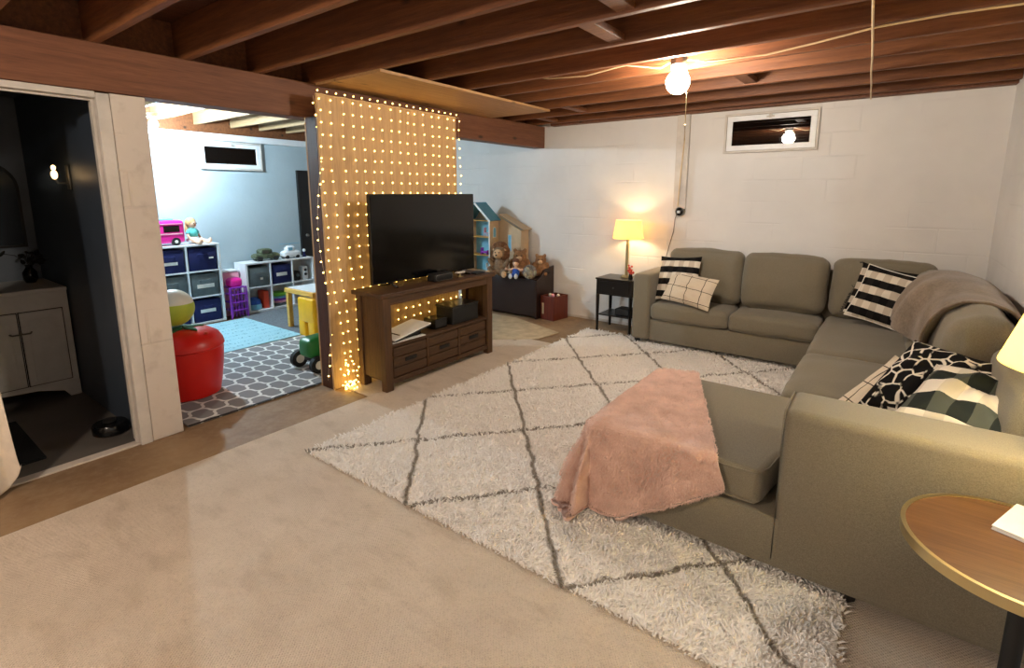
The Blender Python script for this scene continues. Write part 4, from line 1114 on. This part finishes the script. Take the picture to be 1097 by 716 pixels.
def bin_(lab, x1, ya, yb, z, h, m_, tagsize, tagpos, handle=True):
    t = thing('fabric_bin', lab, 'storage bin', (x1-.15, (ya+yb)/2, z), group=None)
    G().box(x1-.265, x1, ya, yb, z+.001, z+h, bev=.008).build('bin_body', m_, t)
    c = (ya+yb)/2
    if tagsize: G().box(x1-.001, x1+.004, c+tagpos[0]-tagsize[0]/2, c+tagpos[0]+tagsize[0]/2, z+h*tagpos[1]-tagsize[1]/2, z+h*tagpos[1]+tagsize[1]/2, bev=.001).build('label_holder', 'paper', t, smooth=False)
    if handle:
        G().tube([(x1-.001, c-.06, z+h*.70), (x1+.012, c-.045, z+h*.74), (x1+.018, c, z+h*.71), (x1+.012, c+.045, z+h*.74), (x1-.001, c+.06, z+h*.70)], .006, 6).build('handle', m_, t)
    return t
SX = -6.50
cube_shelf('tall white cube shelf with six fabric bins in the playroom', -6.88, SX, 2.10, .965, 2, 3, .352, .305)
BL = [('grey', 'white doll'), ]
labs = {(0, 2): ('navy fabric bin at top left of the tall cube shelf', 'navy', (.16, .035), (0, .42)),
        (1, 2): ('navy fabric bin at top right of the tall cube shelf, under the doll', 'navy', (.05, .018), (.09, .55)),
        (0, 1): ('grey fabric bin in the middle left of the tall cube shelf', 'grey_bin', (.05, .03), (.02, .35)),
        (1, 1): ('grey fabric bin in the middle right of the tall cube shelf', 'grey_bin', (.19, .045), (0, .45)),
        (0, 0): ('navy fabric bin at bottom left of the tall cube shelf', 'navy', (.16, .035), (0, .45)),
        (1, 0): ('navy fabric bin at bottom right of the tall cube shelf', 'navy', (.17, .04), (0, .5))}
for (c, r), (lab, m_, ts, tp) in labs.items():
    ya = 2.10+c*.352+.024; bin_(lab, SX-.012, ya, ya+.352-.048, .044+r*.305+(0 if r else -.009), .262, m_, ts, tp)
SX2 = -6.60
cube_shelf('low white cube shelf with bins and toys, right of the tall shelf', -6.90, SX2, 3.17, .665, 3, 2, .31, .305)
bin_('grey fabric bin at top left of the low cube shelf', SX2-.012, 3.195, 3.455, .348, .255, 'grey_bin', (.035, .03), (.03, .4))
bin_('navy fabric bin in the top middle of the low cube shelf', SX2-.012, 3.505, 3.765, .348, .255, 'navy', (.15, .045), (0, .5))

def toy_vehicle(nm, lab, cat, c, L, W, H, body, trim, wheel_r=.035, rotor=False):
    x, y, z = c
    t = thing(nm, lab, cat, c)
    G().cushion(x-W/2, x+W/2, y-L/2, y+L/2, z+wheel_r*.8, z+H*.62, .03, (0, .01, .01), 8, .002).cushion(x-W*.42, x+W*.42, y-L*.30, y+L*.22, z+H*.5, z+H, .03, (0, 0, .01), 8, .002).build('toy_body', body, t)
    for s_ in (-1, 1):
        for q in (-.32, .32):
            G().cyl((x+s_*W*.5, y+q*L, z+wheel_r), (x+s_*(W*.5-.03), y+q*L, z+wheel_r), wheel_r, seg=16).build('wheel', 'rubber', t)
    G().box(x+W*.42, x+W*.43, y-L*.22, y+L*.02, z+H*.66, z+H*.9, bev=.003).build('window', trim, t, smooth=False)
    if rotor: G().cyl((x, y, z+H), (x, y, z+H+.03), .006).box(x-.012, x+.012, y-L*.6, y+L*.6, z+H+.03, z+H+.036, bev=.002).build('rotor', trim, t)
    return t
toy_vehicle('toy_truck', 'olive and grey toy truck on top of the low cube shelf', 'toy', (-6.74, 3.50, .6655), .34, .15, .155, 'camo', 'steel')
toy_vehicle('toy_helicopter', 'white and blue toy helicopter on the right of the low cube shelf', 'toy', (-6.72, 3.84, .6655), .24, .13, .17, 'white', 'light_blue', .025, True)
o = thing('toy_tower', 'small dark blue and white toy at the right end of the low cube shelf', 'toy', (-6.72, 4.05, .6655))
G().lathe((-6.72, 4.05, .666), [(.03, 0), (.03, .02), (.012, .03), (.012, .07)], 14).build('base', 'navy', o); G().ball((-6.72, 4.05, .755), .022).build('top_ball', 'white', o)
# black and white robot toy in the top right cube
o = thing('toy_robot', 'black and white toy in the top right cube of the low shelf', 'toy', (-6.70, 3.95, .348))
G().box(-6.76, -6.64, 3.83, 3.93, .3485, .48, bev=.02).build('toy_body', 'black', o); G().box(-6.74, -6.63, 3.95, 4.04, .3485, .54, bev=.02).build('toy_head', 'white', o)
G().ball((-6.628, 3.995, .49), .02).ball((-6.628, 3.995, .43), .02).build('toy_eye', 'black', o); G().ball((-6.638, 3.88, .43), .025).build('toy_dial', 'grey_bin', o)
o = thing('toy_dome', 'blue and white toy dome in the lower left cube of the low shelf', 'toy', (-6.72, 3.27, .036))
G().ball((-6.72, 3.28, .12), (.09, .085, .08)).build('dome', 'blue', o); G().lathe((-6.72, 3.28, .0365), [(.09, 0), (.095, .05), (.088, .07)], 24).build('base', 'light_blue', o)
o = G().box(-6.80, -6.64, 3.375, 3.45, .0365, .27, bev=.012).build('red_toy_case', 'orange_red', loc=(-6.72, 3.41, .036)); tag(o, 'orange-red toy case beside the blue dome in the low shelf', 'toy')
zz = .0365
for i, (m_, h, r, lab) in enumerate([('grey_bin', .04, .105, 'grey ring at the bottom of the stacked toys in the low shelf'), ('pale_pink', .03, .11, 'pale pink ring second from the bottom of the stacked toys'), ('purple', .03, .105, 'purple ring in the middle of the stacked toys'), ('light_blue', .03, .11, 'light blue ring second from the top of the stacked toys'), ('green', .05, .10, 'lime green bowl on top of the stacked toys in the low shelf')]):
    o = G().lathe((-6.74, 3.635, zz), [(r*.9, 0), (r, h*.3), (r, h*.8), (r*.92, h-.001)], 28).build('stacking_toy', m_, loc=(-6.74, 3.635, zz)); tag(o, lab, 'toy', 'stacked round toys in the low cube shelf'); zz += h
# pink and purple doll crib rack between the shelves
o = thing('doll_crib', 'purple and pink toy rack standing between the two cube shelves', 'toy', (-6.62, 2.99, 0))
for y in (2.885, 3.085):
    for x in (-6.70, -6.52): G().box(x, x+.018, y, y+.018, .0, .40, bev=.004).build('post', 'purple', o, smooth=False)
for z in (.10, .20, .30, .385): G().box(-6.705, -6.50, 2.90, 3.088, z, z+.014, bev=.003).build('shelf_board', 'purple', o, smooth=False)
g = G()
for k in range(5): g.box(-6.515, -6.505, 2.905+k*.04, 2.915+k*.04, .03, .385, bev=.002)
g.build('lattice', 'purple', o, smooth=False)
G().cushion(-6.68, -6.53, 2.92, 3.07, .40, .50, .03, (0, 0, .02), 6, .004).build('cushion', 'pink', o)
o = thing('clear_pink_bin', 'clear pinkish plastic bin behind the purple toy rack', 'storage bin', (-6.83, 3.0, 0))
G().box(-6.93, -6.74, 2.875, 3.13, .0, .56, bev=.012).build('bin_body', 'pale_pink', o); G().box(-6.935, -6.735, 2.872, 3.133, .56, .585, bev=.006).build('lid', 'white', o)

# pink camper and the seated doll on the tall shelf
o = thing('toy_camper', 'hot pink toy camper van on top of the tall cube shelf', 'toy', (-6.68, 2.28, .9655))
x0, x1, y0, y1, z0 = -6.80, -6.56, 2.02, 2.485, .9655
G().cushion(x0, x1, y0, y1, z0+.03, z0+.285, .03, (0, 0, .004), 10, .0).build('camper_body', 'pink', o)
G().box(x0+.02, x1-.02, y0+.02, y1-.10, z0+.28, z0+.305, bev=.008).build('roof_rack', 'light_blue', o)
for a, b in ((2.08, 2.19), (2.27, 2.43)): G().box(x1-.002, x1+.005, a, b, z0+.155, z0+.225, bev=.006).build('camper_window', 'gloss_black', o)
G().box(x1-.002, x1+.006, 2.06, 2.46, z0+.125, z0+.14, bev=.002).box(x1-.002, x1+.006, 2.06, 2.46, z0+.24, z0+.25, bev=.002).build('stripe', 'pale_pink', o, smooth=False)
for y in (2.11, 2.385):
    G().cyl((x1-.03, y, z0+.045), (x1+.008, y, z0+.045), .045, seg=24).build('wheel', 'rubber', o); G().cyl((x1+.008, y, z0+.045), (x1+.012, y, z0+.045), .018, seg=16).build('hub_cap', 'offwhite', o)
d = thing('seated_doll', 'blond doll in a teal shirt sitting on the tall cube shelf', 'doll', (-6.66, 2.60, .9655), local=True, rot=(0, 0, .5))
# local: faces +x
g = G().ball((0, 0, .235), (.05, .05, .058)).cyl((0, 0, .16), (0, 0, .20), .02).ball((0, 0, .11), (.05, .055, .08)).ball((0, 0, .04), (.06, .07, .04))
for s_ in (-1, 1):
    g.tube([(0, s_*.035, .035), (.07, s_*.055, .04), (.15, s_*.075, .022), (.17, s_*.078, .03)], .024, 10).ball((.165, s_*.078, .04), (.02, .018, .032))
    g.tube([(0, s_*.055, .155), (.01, s_*.085, .10), (.045, s_*.08, .055)], .015, 8).ball((.052, s_*.078, .05), .017)
remesh(g.build('body', 'skin', d, local=True), .007, 3)
g = G().ball((0, 0, .125), (.058, .064, .07))
for s_ in (-1, 1): g.tube([(0, s_*.05, .16), (.006, s_*.08, .12)], .024, 8)
remesh(g.build('shirt', 'teal', d, local=True), .008, 3)
g = G().ball((0, 0, .045), (.068, .078, .045)); remesh(g.build('shorts', 'white', d, local=True), .009, 2)
g = G().ball((-.012, 0, .25), (.056, .06, .06)).ball((-.045, .0, .18), (.028, .055, .09)).ball((-.03, .045, .15), (.02, .018, .06)); remesh(g.build('hair', 'blond', d, local=True), .007, 2)
for s_ in (-1, 1): G().ball((.048, s_*.018, .24), .006).build('eye', 'black', d, local=True)
G().ball((.05, 0, .215), (.005, .012, .004)).build('mouth', 'red_flower', d, local=True)

# yellow table and plastic chair
yt = thing('play_table', 'pine play table with a pale grey top behind the lit panel', 'table', (-5.25, 3.3, 0))
a0, a1, b0, b1 = -5.60, -5.02, 3.09, 3.85
G().box(a0, a1, b0, b1, .425, .475, bev=.006).build('frame', 'pine', yt, smooth=False)
G().box(a0+.03, a1-.03, b0+.03, b1-.03, .475, .482, bev=.002).build('tabletop', 'white', yt, smooth=False)
for x in (a0+.01, a1-.06):
    for y in (b0+.01, b1-.06): G().box(x, x+.05, y, y+.05, .013, .425, bev=.004).build('leg', 'pine', yt, smooth=False)
yc = thing('yellow_chair', 'small yellow molded plastic chair pushed up to the play table', 'chair', (-4.95, 3.12, 0))
G().box(-5.13, -4.90, 3.00, 3.30, .20, .25, bev=.02, seg=3).build('seat', 'yellow', yc)
G().box(-5.16, -4.86, 2.985, 3.04, .17, .44, bev=.02, seg=3).build('backrest', 'yellow', yc)
for x in (-5.16, -4.98):
    G().box(x, x+.12, 2.985, 3.04, .012, .19, bev=.014, seg=3).build('leg', 'yellow', yc); G().box(x, x+.12, 3.24, 3.30, .012, .21, bev=.014, seg=3).build('leg', 'yellow', yc)
# green ride-on tractor behind the post
tr = thing('ride_on_tractor', 'green toy tractor with yellow hubbed black wheels beside the post', 'toy tractor', (-3.95, 2.45, 0))
G().cushion(-4.12, -3.93, 2.36, 2.75, .13, .30, .04, (.01, .01, .015), 10, 0).build('hood', 'tractor', tr)
G().box(-4.10, -3.95, 2.40, 2.72, .09, .14, bev=.01).build('chassis', 'black', tr)
G().box(-4.13, -3.90, 2.64, 2.98, .20, .25, bev=.02).box(-4.13, -3.90, 2.93, 3.0, .22, .40, bev=.02).build('seat', 'yellow', tr)
for x, s_ in ((-4.185, -1), (-3.885, 1)):
    w = G().cyl((x-.022, 2.40, .087), (x+.022, 2.40, .087), .075, seg=28).build('front_wheel', 'rubber', tr); G().cyl((x+.022, 2.40, .087), (x+.027, 2.40, .087), .038, seg=20).cyl((x-.022, 2.40, .087), (x-.027, 2.40, .087), .038, seg=20).build('hub_cap', 'offwhite', w)
    w = G().cyl((x-.03, 2.80, .15), (x+.03, 2.80, .15), .138, seg=32).build('rear_wheel', 'rubber', tr); G().cyl((x+.03, 2.80, .15), (x+.036, 2.80, .15), .07, seg=20).build('hub_cap', 'yellow', w)
G().tube([(-4.02, 2.62, .28), (-4.02, 2.66, .38)], .01).build('steering_column', 'black', tr)
G().tube([(-4.02+.075*math.cos(a*PI/10), 2.665+.02*math.sin(a*PI/10), .385+.068*math.sin(a*PI/10)) for a in range(21)], .011).tube([(-4.095, 2.665, .385), (-3.945, 2.665, .385)], .008).build('steering_wheel', 'black', tr)

# red tub with a leafy lid and the green-white ball on it
rd = thing('red_toy_tub', 'large red round apple-shaped tub with a green leaf beside the block pillar', 'toy tub', (-4.30, 1.53, .012))
cx, cy = -4.285, 1.535
G().lathe((cx, cy, .0125), [(.19, 0), (.215, .01), (.232, .10), (.25, .22), (.262, .34), (.262, .375)], 56).build('tub_body', 'red', rd)
G().lathe((cx, cy, .3875), [(.262, .001), (.270, .012), (.262, .05), (.235, .095), (.18, .13), (.10, .15), (.03, .148)], 56).build('lid', 'red', rd)
G().ball((cx+.19, cy+.085, .512), (.022, .014, .012)).build('lid_dimple', 'orange_red', rd)
g = G()
for a in range(5):
    t_ = a*2*PI/5+.3
    g.prism([(0, 0), (.05, .03), (.11, .02), (.15, 0), (.11, -.02), (.05, -.03)], 2, 0, .012)
    vs = list(g.bm.verts)[-12:]
    bmesh.ops.rotate(g.bm, cent=(0, 0, 0), matrix=Euler((0, .12, t_)).to_matrix(), verts=vs); bmesh.ops.translate(g.bm, vec=(cx, cy, .545), verts=vs)
g.build('leaf', 'leaf', rd)
ba = thing('striped_ball', 'lime green and white ball resting on the red tub', 'ball', (cx-.02, cy-.05, .565))
bc = Vector((cx-.01, cy-.045, .562+.14))
b = bmesh.new(); bmesh.ops.create_uvsphere(b, u_segments=32, v_segments=24, radius=.14); b.transform(Matrix.Translation(bc)); g = G(); g.add(b)
bo = g.build('shell', 'lime', ba); bo.data.materials.append(M['offwhite'])
for p in bo.data.polygons:
    if p.center.z+ba.location.z > bc.z+.035: p.material_index = 1

# cool white batten lamp on the playroom ceiling
pl = thing('playroom_lamp', 'bright cool white bulb high on the playroom wall', 'ceiling light', (-6.3, 2.20, 2.30))
G().cyl((-6.3, 2.20, ZJ), (-6.3, 2.20, 2.335), .05, seg=24).cyl((-6.3, 2.20, 2.335), (-6.3, 2.20, 2.30), .022, seg=16).build('holder', 'porcelain', pl)
G().ball((-6.3, 2.20, 2.262), (.04, .04, .045), 24, 16).build('bulb', 'cool_bulb', pl)

# ------------------------------------------------------------ bathroom
va = thing('bathroom_vanity', 'off-white bathroom vanity cabinet with two doors and an arched base', 'vanity', (-5.4, .55, 0))
vx0, vx1, vy0, vy1 = -5.62, -4.99, .05, 1.035
G().box(vx0, vx1, vy0, vy1, .12, .83, bev=.004).build('cabinet_body', 'vanity', va, smooth=False)
G().prism([(vy0, 0), (vy0+.06, 0), (vy0+.10, .06), (vy0+.25, .10), ((vy0+vy1)/2, .115), (vy1-.25, .10), (vy1-.10, .06), (vy1-.06, 0), (vy1, 0), (vy1, .122), (vy0, .122)], 0, vx1-.03, vx1+.004).build('arched_base', 'vanity', va, smooth=False)
G().box(vx0, vx0+.05, vy0, vy0+.05, 0, .12).build('rear_leg', 'vanity', va, smooth=False); G().box(vx0, vx0+.05, vy1-.05, vy1, 0, .12).build('rear_leg', 'vanity', va, smooth=False)
G().box(vx0, vx1+.02, vy0-.01, vy1, .83, .86, bev=.006).build('countertop', 'vanity', va, smooth=False)
for a, b, hy in ((.48, .735, .715), (.75, .99, .772)):
    G().box(vx1+.0005, vx1+.003, a-.006, b+.006, .144, .706).build('door_gap', 'black', va, smooth=False)
    d = G().box(vx1-.001, vx1+.014, a, b, .15, .70, bev=.004).box(vx1+.014, vx1+.018, a+.04, b-.04, .19, .64, bev=.002).build('door', 'vanity', va, smooth=False)
    G().tube([(vx1+.016, hy-.03, .555), (vx1+.04, hy-.02, .55), (vx1+.04, hy+.02, .55), (vx1+.016, hy+.03, .555)], .006).build('handle', 'steel', d)
mi = thing('arched_mirror', 'dark arched mirror on the bathroom wall above the vanity', 'mirror', (-5.71, .6, 1.12))
def archp(y0, y1, za, zb):
    c, r = (y0+y1)/2, (y1-y0)/2
    return [(y0, za), (y1, za)]+[(c+r*math.cos(a*PI/16), zb-r*.7+r*.7*math.sin(a*PI/16)) for a in range(17)]
G().prism(archp(.25, .985, 1.12, 1.86), 0, -5.718, -5.70).build('mirror_frame', 'black', mi, smooth=False)
G().prism(archp(.27, .965, 1.14, 1.84), 0, -5.70, -5.697).build('mirror_glass', 'mirror', mi, smooth=False)
vs = thing('plant_vase', 'dark vase with drooping dark leaves on the vanity', 'vase', (-5.42, .93, .86))
G().lathe((-5.42, .92, .8605), [(.03, 0), (.045, .03), (.045, .08), (.02, .12), (.024, .14)], 24).build('vase', 'gloss_black', vs)
g = G(); random.seed(4)
for k in range(22):
    a = random.uniform(0, 2*PI); r = random.uniform(.05, .15)
    p = Vector((-5.42, .92, 1.0)); q = p+Vector((r*math.cos(a), min(r*math.sin(a), .08), random.uniform(.0, .10)))
    g.tube([p, (p+q)/2+Vector((0, 0, .03)), q], .0025, 5).ball(q, (.03, .014, .01), 8, 6, rot=(random.uniform(-1, 1), random.uniform(-1, 1), a))
g.build('leaves', 'dark_leaf', vs)
wl = thing('wall_sconce', 'small glowing sconce on the dark bathroom wall', 'sconce', (-4.52, 1.045, 1.66))
G().box(-4.55, -4.49, 1.03, 1.044, 1.58, 1.74, bev=.004).build('backplate', 'steel', wl)
G().tube([(-4.52, 1.03, 1.62), (-4.52, .98, 1.62), (-4.52, .965, 1.645)], .006).build('arm', 'steel', wl)
G().ball((-4.52, .965, 1.675), (.018, .018, .03), 16, 10).ball((-4.52, .965, 1.72), (.013, .013, .018), 16, 10).build('bulb', 'sconce_glow', wl)
bulb_light('sconce_light', (-4.40, .955, 1.66), (1, .62, .3), .05, .02, wl)
o = thing('robot_vacuum', 'round dark robot vacuum on the bathroom threshold', 'vacuum', (-3.98, .945, .008))
G().lathe((-3.975, .94, .0085), [(.08, .0), (.095, .012), (.097, .06), (.088, .072), (.03, .075)], 48).build('housing', 'gloss_black', o); G().lathe((-3.975, .94, .087), [(.035, 0), (.035, .014), (.028, .018)], 24).build('sensor_cap', 'black', o)

# cream curtain drawn to the side of the bathroom doorway
def cur(u, v):
    z = .02+v*2.03; y = -.12+u*(.50+.07*(1-v)**3)
    if u > .86: z = max(z, .02+.09*(1-math.sqrt(max(0, 1-((u-.86)/.14)**2))))
    y += .0
    x = -3.585+.028*math.sin(u*26+v*1.5)*(1-.3*v)+.03*(1-v)**3
    if v < .03 and u > .9: z += (u-.9)*.5
    return (x, y+.02*math.sin(v*3), z)
o = sheet(cur, 48, 40, .006, 'door_curtain', 'curtain', loc=(-3.58, .1, 2.05))
tag(o, 'cream curtain hanging at the left edge of the bathroom doorway', 'curtain')
o = G().cyl((-3.585, -.2, 2.055), (-3.585, .55, 2.055), .010).box(-3.63, -3.58, -.19, -.17, 2.04, 2.07).box(-3.63, -3.58, .52, .54, 2.04, 2.07).build('curtain_rod', 'steel', loc=(-3.585, .1, 2.055)); tag(o, 'thin metal rod over the bathroom doorway', 'curtain rod')

# ------------------------------------------------------------ night outside
w = bpy.data.worlds.new('night'); sc.world = w; w.use_nodes = True
w.node_tree.nodes['Background'].inputs[0].default_value = (.02, .025, .04, 1); w.node_tree.nodes['Background'].inputs[1].default_value = .2
